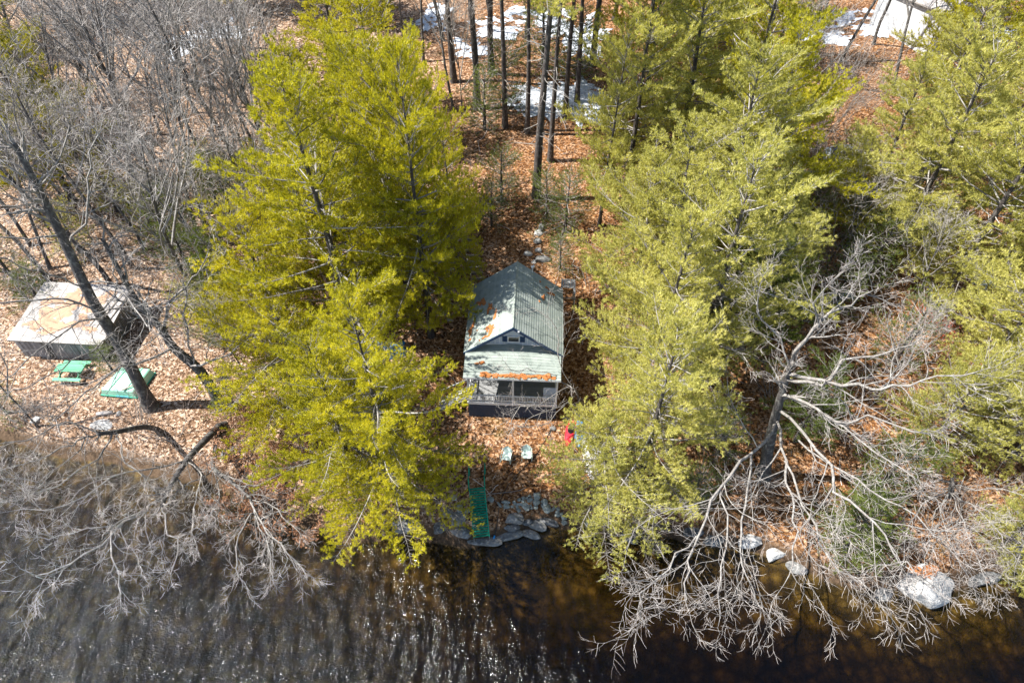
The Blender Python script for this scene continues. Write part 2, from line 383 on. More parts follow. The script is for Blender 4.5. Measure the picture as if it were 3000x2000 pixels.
M['tub'] = paint('white_enamel', (.78, .78, .77), .3, .15)
M['car'] = paint('white_car_paint', (.74, .75, .76), .25, .08, spec=.6)
M['tyre'] = paint('tyre_rubber', (.018, .018, .018), .8, .1)
M['rim'] = paint('wheel_rim', (.4, .4, .42), .35, .1, metal=.7)
M['tail'] = paint('red_lamp_plastic', (.55, .01, .015), .25, .02)
M['red_leaf'] = mat_leaf('rusty_red_leaves', (.12, .02, .01), (.42, .06, .03), (.6, .14, .06), .25, (1.2, .7, .6))
M['grey_house'] = paint('pale_grey_cladding', (.5, .52, .54), .6, .1)
M['green_box'] = paint('green_box_paint', (.01, .16, .10), .5, .1)

# ------------------------------------------------------------------ ground, water
def grid(xs, ys):
    X, Y = np.meshgrid(xs, ys); n, m = len(xs), len(ys)
    i = np.arange(m - 1)[:, None] * n + np.arange(n - 1)
    return X, Y, np.stack([i, i + 1, i + n + 1, i + n], -1).reshape(-1, 4)
xs = np.concatenate([np.linspace(-420, -62, 40)[:-1], np.arange(-62, 62.01, .4), np.linspace(62, 420, 40)[1:]])
ys = np.concatenate([np.linspace(-60, 4, 14)[:-1], np.arange(4, 72, .4), np.linspace(72, 460, 90)])
X, Y, F = grid(xs, ys)
V = np.stack([X, Y, ground(X, Y)], -1).reshape(-1, 3)
tag(put('ground', np_mesh('ground', V, F, M['ground'], True)), kind='structure')
xs = np.linspace(-140, 140, 71); ys = np.linspace(-50, 34, 43); X, Y, F = grid(xs, ys)
b = MB(); b.box((0, -8, -3.5), (280, 84, 7.0))
tag(b.build('lake_water', M['water']), kind='structure')
def snow(px, py, rx, ry, seed):
    c = on_ground(px, py); rng = np.random.default_rng(seed); n, k = 72, 16
    a = np.linspace(0, 2 * math.pi, n, endpoint=False)
    rad = 1 + .28 * np.sin(2 * a + seed) + .22 * np.sin(3 * a + 2 * seed) + .18 * np.sin(7 * a + seed * 3) + .1 * rng.normal(size=n)
    V, F = [], []
    for q in range(k + 1):
        f = q / k; x = c[0] + rx * rad * f * np.cos(a); y = c[1] + ry * rad * f * np.sin(a)
        V.append(np.stack([x, y, ground(x, y) + .02 + .05 * (1 - f ** 3) + .06 * wav(x, y, 3.3, seed) + .05 * wav(x, y, 7.1, seed + 3)], -1))
    V = np.concatenate(V); i = np.arange(k)[:, None] * n; j = np.arange(n); j2 = (j + 1) % n
    F = np.stack([i + j, i + j2, i + n + j2, i + n + j], -1).reshape(-1, 4)
    tag(put('snow', np_mesh('snow', V, F, M['snow'], True)), 'patch of old snow lying on the leaf litter', 'snow', 'patches of old snow', 'stuff')
for i, s in enumerate([(1620, 285, 4.2, 2.8), (1680, 300, 3.0, 4.0), (1680, 85, 3.5, 5.0), (1380, 145, 2.2, 1.6), (1270, 55, 2.4, 2.4), (1480, 70, 3.5, 3.0),
                       (590, 100, 3.2, 4.2), (2520, 55, 4.5, 2.0), (2420, 110, 2.8, 1.6), (2560, 85, 2.5, 1.5), (2880, 820, .9, .7), (2995, 1010, .8, 1.0), (2460, 870, .8, .5), (2960, 100, 3, 2),
                       (2340, 60, 2.5, 1.6), (700, 90, 1.8, 1.6)]):
    snow(*s, i + 1)
# ------------------------------------------------------------------ trees: meshes
def rot_about(v, axis, ang):
    axis = axis / np.linalg.norm(axis); return v * math.cos(ang) + np.cross(axis, v) * math.sin(ang) + axis * axis.dot(v) * (1 - math.cos(ang))
def wander(p, d, L, n, rng, wob, up):
    pts = [p]; d = d / np.linalg.norm(d); s = L / (n - 1)
    for _ in range(n - 1):
        d = d + rng.normal(size=3) * wob + np.array((0, 0, up)); d = d / np.linalg.norm(d)
        p = p + d * s; pts.append(p)
    return np.array(pts)
def lerp_at(pts, t):
    f = t * (len(pts) - 1); i = min(int(f), len(pts) - 2); f -= i
    return pts[i] * (1 - f) + pts[i + 1] * f, pts[i + 1] - pts[i]
TWIG_R = .0082
def grow(pts, r0, r1, level, maxlev, rng, out, counts, ratio=(.34, .62), start=.2, up=.05, wob=.19, ang=(24, 58)):
    """adds side shoots to a limb, recursively; out[level] collects (points, radii)"""
    if level > maxlev: return
    L = np.linalg.norm(np.diff(pts, axis=0), axis=1).sum(); n = counts[level]
    n = max(2, int(n * min(1.3, .55 + .45 * L / (3.2 if level < 3 else 1.4))))
    for k in range(n + 1):
        if k == n: t = .985
        else: t = start + (1 - start) * (k + rng.uniform(.1, .9)) / n
        p, d = lerp_at(pts, min(t, .99)); d = d / np.linalg.norm(d)
        ax = np.cross(d, rng.normal(size=3)); a = R(rng.uniform(*ang)) * (.45 if k == n else 1)
        nd_ = rot_about(d, ax, a)
        l = L * rng.uniform(*ratio) * (1.05 - .55 * t) + .22
        rr = max(TWIG_R, (r0 + (r1 - r0) * t) * rng.uniform(.42, .6))
        np_ = (6, 7, 6, 5, 4)[min(level, 4)]
        q = wander(p, nd_, l, np_, rng, wob, up)
        e = max(TWIG_R * .45, rr * .3)
        out.setdefault(level, []).append((q, np.linspace(rr, e, np_)))
        grow(q, rr, e, level + 1, maxlev, rng, out, counts, ratio, .2, up, wob, ang)
def tree_meshes(name, stems, out, limbs_=None):
    """stems: thick trunk and limbs; out: twigs by level"""
    V, F = tubes(stems, 8); tm = np_mesh('trunk', V, F, M['bark'], True)
    limbs = (limbs_ or []) + out.get(1, []) + out.get(2, [])
    parts = [('trunk', tm)]
    if limbs:
        V, F = tubes(limbs, 4); parts.append(('branches', np_mesh('branches', V, F, M['limb'], True)))
    tw = [x for k in out if k > 2 for x in out[k]]
    if tw:
        V, F = tubes(tw, 3); parts.append(('twigs', np_mesh('twigs', V, F, M['twig'], False)))
    return parts
TWIG_R = .0115
def bare_tree(seed, h, fork=.42, nl=9, spread=(22, 48), counts=(0, 5, 4, 3), lean=.05, r=None, up=.07, maxlev=3):
    rng = np.random.default_rng(seed); r = r or h * .0105
    d = np.array((rng.normal() * lean, rng.normal() * lean, 1.0))
    tr = wander(np.array((0, 0, -.3)), d, h * .93, 12, rng, .055, .03)
    stems = [(tr, np.linspace(1, .16, 12) ** .8 * r)]; stems[0][1][0] *= 1.35
    out = {}; limbs = []
    for k in range(nl):
        t = fork + (.96 - fork) * (k + rng.uniform(0, .8)) / nl
        p, dd = lerp_at(tr, t); az = k * 2.4 + rng.uniform(-.5, .5); e = R(rng.uniform(*spread))
        nd_ = np.array((math.cos(az) * math.sin(e), math.sin(az) * math.sin(e), math.cos(e)))
        l = h * (1 - t) * rng.uniform(.75, 1.15) + h * .07
        rr = r * (1 - t) * .75 + .03
        q = wander(p, nd_, l, 8, rng, .13, up)
        limbs.append((q, np.linspace(rr, .022, 8)))
    for q, rr in limbs: grow(q, rr[0], rr[-1], 1, maxlev, rng, out, counts, up=up)
    grow(tr[7:], r * .4, .03, 1, maxlev, rng, out, counts, up=up)
    return tree_meshes('bare', stems, out, limbs)
def brush(seed, h, n, spread=.5, counts=(0, 4, 3, 2), mat='twig_brown'):
    rng = np.random.default_rng(seed); out = {}; st = []
    for k in range(n):
        az = rng.uniform(0, 6.28); rad = rng.uniform(0, .5)
        d = np.array((math.cos(az) * spread * rng.uniform(.3, 1.2), math.sin(az) * spread * rng.uniform(.3, 1.2), 1))
        q = wander(np.array((rad * math.cos(az), rad * math.sin(az), -.1)), d, h * rng.uniform(.6, 1.15), 6, rng, .12, 0)
        st.append((q, np.linspace(.022, .011, 6))); grow(q, .018, .01, 2, 3, rng, out, counts, start=.3, up=.03)
    V, F = tubes(st, 4); parts = [('stems', np_mesh('stems', V, F, M['limb'], True))]
    V, F = tubes([x for k in out for x in out[k]], 3); parts.append(('twigs', np_mesh('twigs', V, F, M[mat])))
    return parts, st + [x for k in out for x in out[k]]
def leaf_quads(P, size, rng, flat=.5, asp=.55):
    n = len(P); u = nrmz(rng.normal(size=(n, 3)) * np.array((1, 1, flat))); w = nrmz(np.cross(u, rng.normal(size=(n, 3)) * np.array((flat, flat, 1))))
    s = size * rng.uniform(.6, 1.3, (n, 1)); fold = nrmz(np.cross(u, w)) * s * .22
    V = np.stack([P - u * s, P + w * s * asp + fold, P + u * s, P - w * s * asp + fold], 1).reshape(-1, 3)
    return V, np.arange(4 * n).reshape(-1, 4)
def blades(P, D, per, length, width, cone, rng):
    """tufts of needles: P,D (n,3) -> triangles"""
    n = len(P); p = np.repeat(P, per, 0); d = np.repeat(D, per, 0); N = len(p)
    v = nrmz(d + rng.normal(size=(N, 3)) * cone); side = nrmz(np.cross(v, rng.normal(size=(N, 3))))
    L = length * rng.uniform(.65, 1.2, (N, 1)); base = p + rng.normal(size=(N, 3)) * .025
    wv = side * width * .5
    V = np.stack([base - wv * .6, base + wv, base + v * L], 1).reshape(-1, 3)
    return V, np.arange(3 * N).reshape(-1, 3)
def pine(seed, h, Rm, clear=.12, per=11, blade=(.23, .046), dens=1.6, droop=0.0, gaps=.10, irregular=.36, stubs=0, trunk_r=None, lopsided=(0, 0), tuft_step=.17, whorl=.80):
    """white pine: whorls of level boughs that carry plates of needle tufts"""
    rng = np.random.default_rng(seed); tr_ = trunk_r or (.09 + h * .0125)
    tr = wander(np.array((0, 0, -.3)), np.array((rng.normal() * .012, rng.normal() * .012, 1)), h + .3, 14, rng, .012, .02)
    stems = [(tr, np.linspace(1, .07, 14) * tr_)]; stems[0][1][0] *= 1.3
    wood, small = [], []; TP, TD = [], []
    z = clear * h
    while z < h - .25:
        t = z / h; tt = (t - clear) / (1 - clear)
        prof = (1 - tt) ** .62 * (.62 + .38 * min(1, tt * 5)) + .06
        nb = rng.integers(5, 8)
        a0 = rng.uniform(0, 6.28)
        for k in range(nb):
            if rng.random() < gaps: continue
            az = a0 + k * 6.283 / nb + rng.uniform(-.35, .35)
            L = Rm * prof * rng.lognormal(0, irregular); L = min(L, Rm * 1.45)
            L *= 1 + lopsided[0] * math.cos(az) + lopsided[1] * math.sin(az)
            if L < .35: continue
            el = R(-8 + 58 * tt ** 1.6 + rng.uniform(-9, 12) - droop * (1 - tt))
            d = np.array((math.cos(az) * math.cos(el), math.sin(az) * math.cos(el), math.sin(el)))
            p0, _ = lerp_at(tr, min(.995, (z + .3 + rng.uniform(-.15, .15)) / (h + .3)))
            q = wander(p0, d, L, 7, rng, .07, .035 + .02 * (1 - tt))
            br = .014 + .009 * L
            wood.append((q, np.linspace(br, .007, 7)))
            bl = max(3, int(L / .30 * dens))
            for m in range(bl):
                s = .30 + .68 * (m + rng.uniform(0, 1)) / bl
                p, dd = lerp_at(q, s); dd = dd / np.linalg.norm(dd)
                sidev = np.cross(dd, (0, 0, 1)); sidev = sidev / (np.linalg.norm(sidev) + 1e-6)
                sgn = 1 if m % 2 else -1
                bd = dd * rng.uniform(.5, .9) + sidev * sgn * rng.uniform(.6, 1.0) + np.array((0, 0, rng.uniform(-.05, .32)))
                ll = (L * .40 * (1.12 - s) + .28) * rng.uniform(.6, 1.2)
                qq = wander(p, bd, ll, 4, rng, .12, .06)
                small.append((qq, np.linspace(.009, .005, 4)))
                nt_ = max(2, int(ll / tuft_step))
                for j in range(nt_):
                    u = .25 + .75 * (j + 1) / nt_
                    pp, d2 = lerp_at(qq, min(u, .999)); d2 = d2 / np.linalg.norm(d2)
                    TP.append(pp + rng.normal(size=3) * .05); TD.append(d2 * .75 + np.array((0, 0, .75)) + rng.normal(size=3) * .25)
            TP.append(q[-1]); TD.append(q[-1] - q[-2] + np.array((0, 0, .2)))
        z += whorl * rng.uniform(.75, 1.25) * (1.0 if tt < .8 else .7)
    for k in range(4): TP.append(tr[-1] - np.array((0, 0, .12 * k))); TD.append(np.array((0, 0, 1.)) + rng.normal(size=3) * .4)
    for k in range(stubs):                                   # bare dead branches below the crown
        zz = rng.uniform(.16, clear + .05) * h; az = rng.uniform(0, 6.28); p0, _ = lerp_at(tr, zz / h)
        q = wander(p0, np.array((math.cos(az), math.sin(az), rng.uniform(-.25, .3))), rng.uniform(.5, 3.0), 5, rng, .12, 0)
        wood.append((q, np.linspace(.032, .012, 5)))
        for m in range(3):
            p, dd = lerp_at(q, rng.uniform(.4, .95)); small.append((wander(p, dd + rng.normal(size=3) * .3 * np.linalg.norm(dd) * 2, rng.uniform(.3, .9), 4, rng, .15, 0), np.linspace(.013, .010, 4)))
    V, F = tubes(stems, 9); parts = [('trunk', np_mesh('trunk', V, F, M['pine_bark'], True))]
    V1, F1 = tubes(wood, 4); V2, F2 = tubes(small, 3)
    parts.append(('branches', np_mesh('branches', np.concatenate([V1, V2]), np.concatenate([F1, F2 + len(V1)]), M['pine_wood'])))
    TP = np.array(TP); TD = nrmz(np.array(TD))
    V, F = blades(TP, TD, per, blade[0], blade[1], .52, rng)
    parts.append(('crown', np_mesh('crown', V, F, M['needle_yellow'])))
    return parts
def plant(parts, name, p, label, cat, group=None, rz=0.0, s=1.0, mats=None, tilt=(0, 0), sink=.0):
    o = empty(name, (p[0], p[1], p[2] - sink), label, cat, group)
    o.rotation_euler = (tilt[0], tilt[1], rz); o.scale = (s, s, s)
    for nm, me in parts:
        c = put(nm, me, o)
        if nm == 'twigs': c['kind'] = 'stuff'
        if mats and nm in mats:
            c.material_slots[0].link = 'OBJECT'; c.material_slots[0].material = M[mats[nm]]
    return o

TWIG_R = .0082
PINES = {
    'a': pine(11, 18, 5.2, .10), 'b': pine(12, 18, 4.8, .16, gaps=.18), 'c': pine(13, 18, 5.6, .08, irregular=.36),
    'd': pine(14, 18, 4.5, .22, gaps=.2, droop=6), 'e': pine(15, 18, 5.4, .14, irregular=.34, lopsided=(0, -.28)),
    'y': pine(16, 8, 3.2, .08, per=11, blade=(.2, .04), whorl=.5, gaps=.08),
    'z': pine(17, 9, 3.6, .06, per=11, blade=(.2, .04), whorl=.5, gaps=.1, lopsided=(0, -.3)),
    't': pine(18, 26, 4.6, .60, stubs=34, trunk_r=.36, gaps=.2), 'u': pine(19, 24, 3.6, .66, stubs=26, trunk_r=.26, gaps=.25),
    's': pine(20, 4.5, 1.8, .05, per=9, blade=(.13, .026), whorl=.36, tuft_step=.16), 'f': pine(21, 17, 4.4, .3, per=9, blade=(.28, .06), dens=.9),
}
TWIG_R = .0115
BARE = {
    'a': bare_tree(31, 16, .40), 'b': bare_tree(32, 16, .50, 8, (15, 38)), 'c': bare_tree(33, 15, .32, 10, (25, 55)),
    'd': bare_tree(34, 17, .45, 8, (18, 42), lean=.12), 'e': bare_tree(35, 13, .35, 8, (20, 50), (0, 5, 4, 3), r=.10),
    'p': bare_tree(36, 9, .22, 7, (14, 34), (0, 5, 4, 3), lean=.12, r=.055),
}
TWIG_R = .0068
TWIG_R = .0068
# ------------------------------------------------------------------ pines, one by one: foot of the trunk in the photo, height, kind
def pine_at(kind, px, py, h, mat, label, group, rz=0.0, name='pine_tree', fat=1.0, tilt=(0, 0)):
    p = on_ground(px, py); base = {'y': 8, 'z': 9, 't': 26, 'u': 24, 's': 4.5, 'f': 17}.get(kind, 18.0); s = h / base
    o = plant(PINES[kind], name, p, label, 'pine tree', group, rz, s, {'crown': mat}, tilt); o.scale = (s * fat, s * fat, s); return o
Y_, O_, G_ = 'needle_yellow', 'needle_olive', 'needle_green'
GW, GE, GN, GF, GS = 'pines on the cottage\'s shed side', 'pines on the cottage\'s canoe side', 'tall pines above the clearing', 'pines along the upper woods', 'young pines in the undergrowth'
for a in [
    ('e', 1165, 1450, 16.0, Y_, 'yellow-green pine leaning its boughs over the water beside the green steps', GW, 0.0, .8),
    ('c', 1045, 1440, 13.0, Y_, 'bushy pine at the water between the brown-leaved shrubs and green steps', GW, 1.9),
    ('a', 1263, 985, 21.0, Y_, 'tall pine whose dark trunk stands closest to the cottage\'s bright roof slope', GW, .7, .62),
    ('b', 1205, 930, 20.0, Y_, 'tall pine with dark trunk just behind the one by the bright roof slope', GW, 2.6, .75),
    ('d', 1352, 880, 15.0, Y_, 'slim pine with half-bare trunk beside the timber steps', GW, 4.0, .6),
    ('c', 1050, 1010, 20.0, Y_, 'broad pine over the blue tarpaulin', GW, 3.3),
    ('y', 830, 985, 10.5, Y_, 'round young pine upslope of the white tub', GW, .4),
    ('z', 905, 1180, 9.0, Y_, 'low spreading pine between the white tub and the brown-leaved shrubs', GW, 5.9),
    ('y', 1060, 1235, 8.0, Y_, 'short pine in front of the blue tarpaulin', GW, 2.0),
    ('a', 1115, 745, 17.0, Y_, 'yellow-green pine upslope of the broad pine, beside the clearing', GW, 5.0),
    ('e', 985, 700, 15.5, Y_, 'pine standing against the bare oaks, furthest from the cottage', GW, 1.2),
    ('y', 905, 800, 9.0, Y_, 'short full pine under the bare oaks upslope of the tub', GW, 3.0),
    ('d', 1225, 640, 14.0, Y_, 'open-crowned pine at the edge of the orange clearing', GW, 2.2),
    ('a', 1865, 1440, 15.0, O_, 'pale olive pine over the shore rocks beside the canoe', GE, .3, .85),
    ('z', 1745, 1460, 8.0, O_, 'low pine reaching over the amber shallows', GE, .2),
    ('c', 1900, 1190, 16.0, O_, 'pale olive pine covering the kayaks and the porch corner', GE, 4.4, .85),
    ('b', 2030, 1130, 18.0, O_, 'tall olive pine behind the overhanging bare oak', GE, 1.0),
    ('e', 1850, 905, 13.0, O_, 'full olive pine against the open wooden frame', GE, 2.7),
    ('a', 2060, 830, 18.0, O_, 'olive pine with wide level boughs in the middle of the grove', GE, 5.4),
    ('d', 1940, 960, 15.5, O_, 'lighter olive pine downslope of the wide-boughed one', GE, 3.6),
    ('c', 2180, 720, 17.0, Y_, 'yellowish pine just downslope of the white car', GE, 2.1),
    ('b', 1825, 620, 20.0, O_, 'tall pine with a straight black trunk at the far edge of the clearing', GE, 3.0, .8),
    ('d', 1755, 660, 16.0, O_, 'pine with a stout trunk foot showing in the litter', GE, .9, .55),
    ('a', 1960, 560, 19.0, O_, 'pine crown bulging over the clearing from the upper grove', GE, 4.9),
    ('e', 2130, 520, 18.0, Y_, 'bronze-topped pine in the upper grove beside the grey thicket', GE, 2.3),
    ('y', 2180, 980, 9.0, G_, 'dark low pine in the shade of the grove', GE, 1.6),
    ('z', 2230, 880, 10.0, O_, 'half-grown olive pine at the gap beside the dark hollow', GE, 4.6),
    ('c', 2600, 760, 17.0, O_, 'wide cream-tipped pine downslope of the pale grey house', GE, .5),
    ('a', 2520, 640, 13.0, O_, 'soft olive pine right beside the white car', GE, 3.9),
    ('b', 2740, 900, 18.0, O_, 'tall cream-tipped pine above the dark hollow', GE, 2.8),
    ('e', 2830, 1150, 16.0, O_, 'feathery pine behind the pale boulder', GE, 1.1),
    ('a', 2960, 1330, 15.0, O_, 'yellow-olive pine at the boulder\'s end of the shore', GE, 4.2),
    ('z', 2700, 1330, 8.0, O_, 'low feathery pine between the bare oak and the boulder', GE, 2.0),
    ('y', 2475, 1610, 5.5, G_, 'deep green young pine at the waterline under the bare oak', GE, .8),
    ('z', 2930, 1600, 6.5, O_, 'low pine bough-deep over the bank past the boulder', GE, 0.0),
    ('d', 2680, 470, 15.0, O_, 'ragged pine downslope of the pale grey house', GE, 5.2),
    ('b', 2870, 600, 17.0, O_, 'ragged-topped pine with boughs swept towards the road', GE, .2),
    ('a', 3010, 840, 17.0, O_, 'tall dark-hearted pine at the eastern end of the grove', GE, 2.4),
    ('e', 2790, 330, 15.0, Y_, 'golden pine nearest the pale grey house', GE, 3.5),
    ('d', 2330, 1290, 8.0, G_, 'thin green pine under the big bare oak', GE, 5.7),
    ('e', 215, 590, 17.0, Y_, 'golden-green pine at the western edge, boughs over the bare oaks', GW, 3.7),
    ('a', 60, 420, 17.0, Y_, 'thick golden pine behind the western bare oaks', GW, 2.2),
    ('y', 660, 850, 5.5, G_, 'shaggy green pine sapling behind the shed oaks', GS, 1.0),
]: pine_at(*a[:8], fat=a[8] if len(a) > 8 else 1.0)
for i, (k, px, py, h) in enumerate([('t', 1572, 575, 27), ('u', 1480, 372, 25), ('t', 1398, 318, 26), ('u', 1612, 470, 24), ('u', 1655, 345, 25), ('t', 1735, 190, 25), ('u', 1690, 300, 24), ('u', 1545, 390, 23), ('t', 1330, 240, 24), ('t', 1440, 215, 25)]):  # last two pines are added so that their crowns shade the snow
    lab = ['tall pine with the long bare trunk standing in the orange clearing', 'slim bare-trunked pine crossed by a pale dead limb', 'dark bare-trunked pine beside the green box', 'bare-trunked pine with a leaning foot behind the clearing',
           'pale slim pine trunk in front of the snow', 'dark cut-looking pine trunk beyond the snow', 'slim dark pine trunk standing in the snow', 'shaded pine trunk right behind the clearing\'s tall pine', 'tall pine far beyond the green box, added to shade the snow', 'tall pine in front of the far snow, added to shade the snow'][i]
    pine_at(k, px, py, h, O_, lab, GN, i * 1.3)
rng = np.random.default_rng(5)
for i, (px, py, h) in enumerate([(-60, 150, 17), (80, 40, 18), (190, 70, 15), (330, 25, 17), (480, 35, 16), (640, 20, 16), (760, 45, 14), (900, 20, 15), (1010, 60, 14), (1130, 80, 12), (1800, 60, 16),
                                 (1900, 130, 17), (2040, 160, 17), (2150, 60, 17), (2230, 190, 15), (2860, 60, 16), (2950, 180, 16), (3060, 330, 16), (3080, 60, 17), (2020, 330, 17), (1880, 330, 16), (2960, 450, 15), (1010, 330, 15), (1120, 430, 15), (-150, 420, 17)]):
    side = 'beyond the bare western oaks' if px < 900 else 'behind the yellow-green pines' if px < 1300 else 'behind the olive grove' if px < 2400 else 'around the pale grey house'
    pine_at('f' if i % 3 else 'b', px, py, h, Y_ if px < 1300 or i % 4 == 0 else O_, 'pine in the upper woods ' + side, GF, rng.uniform(0, 6.28))
for i, (px, py, h, side) in enumerate([(690, 655, 6, 0), (640, 600, 5, 0), (515, 730, 5, 0), (455, 690, 4.5, 0), (560, 800, 4.5, 0), (235, 740, 4, 0), (40, 820, 4.5, 0), (345, 620, 4, 0), (130, 900, 3.5, 0), (600, 960, 4, 0), (665, 1010, 3.5, 0), (690, 1200, 3.2, 1), (20, 1210, 3, 1),
                                       (330, 1085, 2.4, 1), (1655, 680, 4.5, 2), (1600, 640, 4, 2), (1470, 590, 4.5, 2), (1440, 660, 3.5, 2), (1640, 880 - 90, 3, 2), (2560, 1450, 5, 3), (2620, 1060, 5, 3), (2480, 720, 5, 3), (2530, 830, 5.5, 3), (2440, 900, 4.5, 3), (2100, 1330, 4, 3), (2020, 1480, 3.5, 3), (2350, 690, 5, 3), (2640, 640, 5, 3), (1480, 330, 6, 2), (1420, 380, 5, 2), (1590, 200, 7, 2), (1690, 230, 6, 2), (2480, 1560, 3.6, 3)]):
    lab = ['soft green pine sapling among the bare oaks upslope of the shed', 'small pine sapling near the water, shed side', 'pine sapling beside the orange clearing', 'dark pine sapling in the canoe-side undergrowth'][side]
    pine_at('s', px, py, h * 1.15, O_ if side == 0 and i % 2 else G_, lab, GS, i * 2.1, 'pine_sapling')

# ------------------------------------------------------------------ bare trees with limbs of their own
def P3(*L):
    """control points (px, py, height) -> smooth polyline in the world"""
    C = np.array([at(a, b, c) for a, b, c in L]); n = len(C); out = []
    for i in range(n - 1):
        p0, p1, p2, p3 = C[max(i - 1, 0)], C[i], C[i + 1], C[min(i + 2, n - 1)]
        for t in np.linspace(0, 1, 4)[:-1]:
            out.append(.5 * ((2 * p1) + (-p0 + p2) * t + (2 * p0 - 5 * p1 + 4 * p2 - p3) * t * t + (-p0 + 3 * p1 - 3 * p2 + p3) * t ** 3))
    out.append(C[-1]); return np.array(out)
def hero(seed, trunk, r, limbs, label, counts=(0, 8, 6, 5), foot=True, name='bare_tree', up=.02, tr_end=.3, zmap=None):
    if zmap:
        zf = lambda L: [(a, b, float(np.interp(c, *zmap)) + max(0, c - zmap[0][-1])) for a, b, c in L]
        trunk = zf(trunk); limbs = [(zf(a), b) for a, b in limbs]
    rng = np.random.default_rng(seed); T = P3(*trunk)
    if foot: T[0, 2] = gz(T[0, 0], T[0, 1]) - .25
    org = np.array((T[0, 0], T[0, 1], gz(T[0, 0], T[0, 1])))
    stems = [(T - org, np.linspace(1, tr_end, len(T)) * r)]; stems[0][1][0] *= 1.4; out = {}; lim = []; limbs = [(a, b * .72) for a, b in limbs]
    for pts, r0 in limbs:
        q = P3(*pts) - org; q[1:-1] += rng.normal(size=(len(q) - 2, 3)) * .09
        rr = np.linspace(r0, .026, len(q)); lim.append((q, rr)); grow(q, r0, .03, 1, 3, rng, out, counts, up=up, start=.15, ratio=(.24, .50))
    k = len(T) // 2; grow((T - org)[k:], r * .6, r * tr_end, 1, 3, rng, out, counts, up=up + .03, ratio=(.3, .5))
    return plant(tree_meshes('hero', stems, out, lim), name, org, label, 'bare tree', 'bare oaks by the shore')
hero(1, [(440, 1190, 1.5), (350, 1010, 5), (270, 880, 8), (180, 690, 12), (100, 530, 15.5), (40, 420, 18)], .42, [
    ([(300, 925, 7.5), (200, 880, 9), (60, 880, 10), (-80, 900, 11)], .12), ([(300, 935, 7.2), (190, 960, 8.5), (80, 1060, 9.5), (-40, 1150, 10)], .10),
    ([(180, 690, 12), (80, 700, 13), (-60, 690, 14)], .10), ([(200, 730, 11), (260, 600, 13.5), (250, 480, 15.5), (300, 380, 17)], .10),
    ([(240, 830, 9), (330, 840, 10), (420, 930, 10.5), (440, 970, 10.5)], .08), ([(100, 530, 15.5), (30, 490, 17), (-60, 420, 18)], .07), ([(110, 550, 15), (180, 450, 17), (190, 340, 19)], .07),
    ([(240, 840, 9), (150, 800, 11), (60, 780, 12.5), (-40, 740, 14)], .08), ([(330, 980, 6), (220, 1060, 7), (120, 1110, 8), (20, 1160, 8.5)], .07)],
    'large dark-trunked bare oak rising right beside the mint boat and the shed', zmap=([1.5, 5, 8, 12, 15.5, 18], [1.5, 7, 10.8, 15, 18.5, 20.5]))
hero(2, [(645, 1185, 1.6), (590, 1090, 3.6), (510, 1020, 5.5), (470, 960, 7), (400, 880, 9.5), (300, 700, 13)], .36, [
    ([(495, 1015, 5.6), (490, 930, 7.5), (500, 880, 8.5), (570, 820, 9.5), (610, 740, 11)], .15), ([(560, 1070, 4.4), (640, 1050, 5.5), (740, 980, 6.5), (790, 930, 7)], .12),
    ([(520, 1025, 5.5), (420, 1060, 6.8), (320, 1090, 8), (250, 1150, 8.6), (160, 1230, 9)], .13), ([(470, 960, 7), (430, 920, 8.5), (425, 880, 9.5), (450, 820, 10.5)], .09),
    ([(400, 880, 9.5), (350, 880, 10.5), (330, 800, 12), (350, 760, 13)], .08), ([(490, 930, 7.5), (440, 1000, 8.5), (380, 1060, 9)], .06), ([(570, 1075, 4.2), (545, 960, 7), (540, 860, 9), (520, 800, 10)], .09)],
    'forked bare oak leaning over the litter between the mint boat and the white tub', zmap=([1.6, 3.6, 5.5, 7, 9.5, 13], [1.6, 4.6, 7, 8.8, 11, 15]))
hero(3, [(655, 1235, 1.5), (600, 1290, 2.9), (545, 1350, 4.2), (495, 1430, 5.0), (475, 1480, 5.4)], .24, [
    ([(495, 1430, 5), (440, 1480, 5.4), (360, 1530, 6), (250, 1630, 6.3), (140, 1680, 6.5), (110, 1690, 6.6)], .10), ([(475, 1480, 5.4), (490, 1540, 5.5), (520, 1600, 5.4), (500, 1680, 5.2)], .07),
    ([(545, 1350, 4.2), (460, 1370, 5.4), (330, 1390, 6.6), (200, 1480, 7.2), (60, 1490, 7.6)], .10), ([(360, 1530, 6), (320, 1570, 6.2), (340, 1660, 6), (355, 1740, 5.6)], .06),
    ([(545, 1350, 4.2), (590, 1400, 4.8), (570, 1470, 5.2), (560, 1560, 5.2)], .07), ([(430, 1490, 5.5), (330, 1540, 6.3), (210, 1560, 7), (130, 1575, 7.3)], .06)],
    'bare oak bending low with limbs spread over the dark open water', tr_end=.5)
hero(4, [(640, 1250, 1.5), (630, 1330, 2.7), (625, 1370, 3.3), (690, 1420, 3.9), (735, 1460, 4.2)], .17, [
    ([(735, 1460, 4.2), (745, 1500, 4.3), (710, 1530, 4.6), (690, 1640, 4.3), (700, 1690, 4)], .07), ([(740, 1480, 4.3), (790, 1560, 4.4), (840, 1620, 4.3), (900, 1690, 4)], .08),
    ([(625, 1370, 3.3), (560, 1420, 4.2), (480, 1470, 4.8)], .08), ([(625, 1370, 3.3), (640, 1440, 3.8), (610, 1510, 4), (590, 1560, 4)], .05), ([(735, 1460, 4.2), (800, 1490, 4.4), (880, 1560, 4.3)], .05), ([(745, 1500, 4.3), (770, 1580, 4.3), (800, 1690, 3.8)], .05)],
    'slender bare tree hanging over the water beside the brown-leaved shrubs', tr_end=.5)
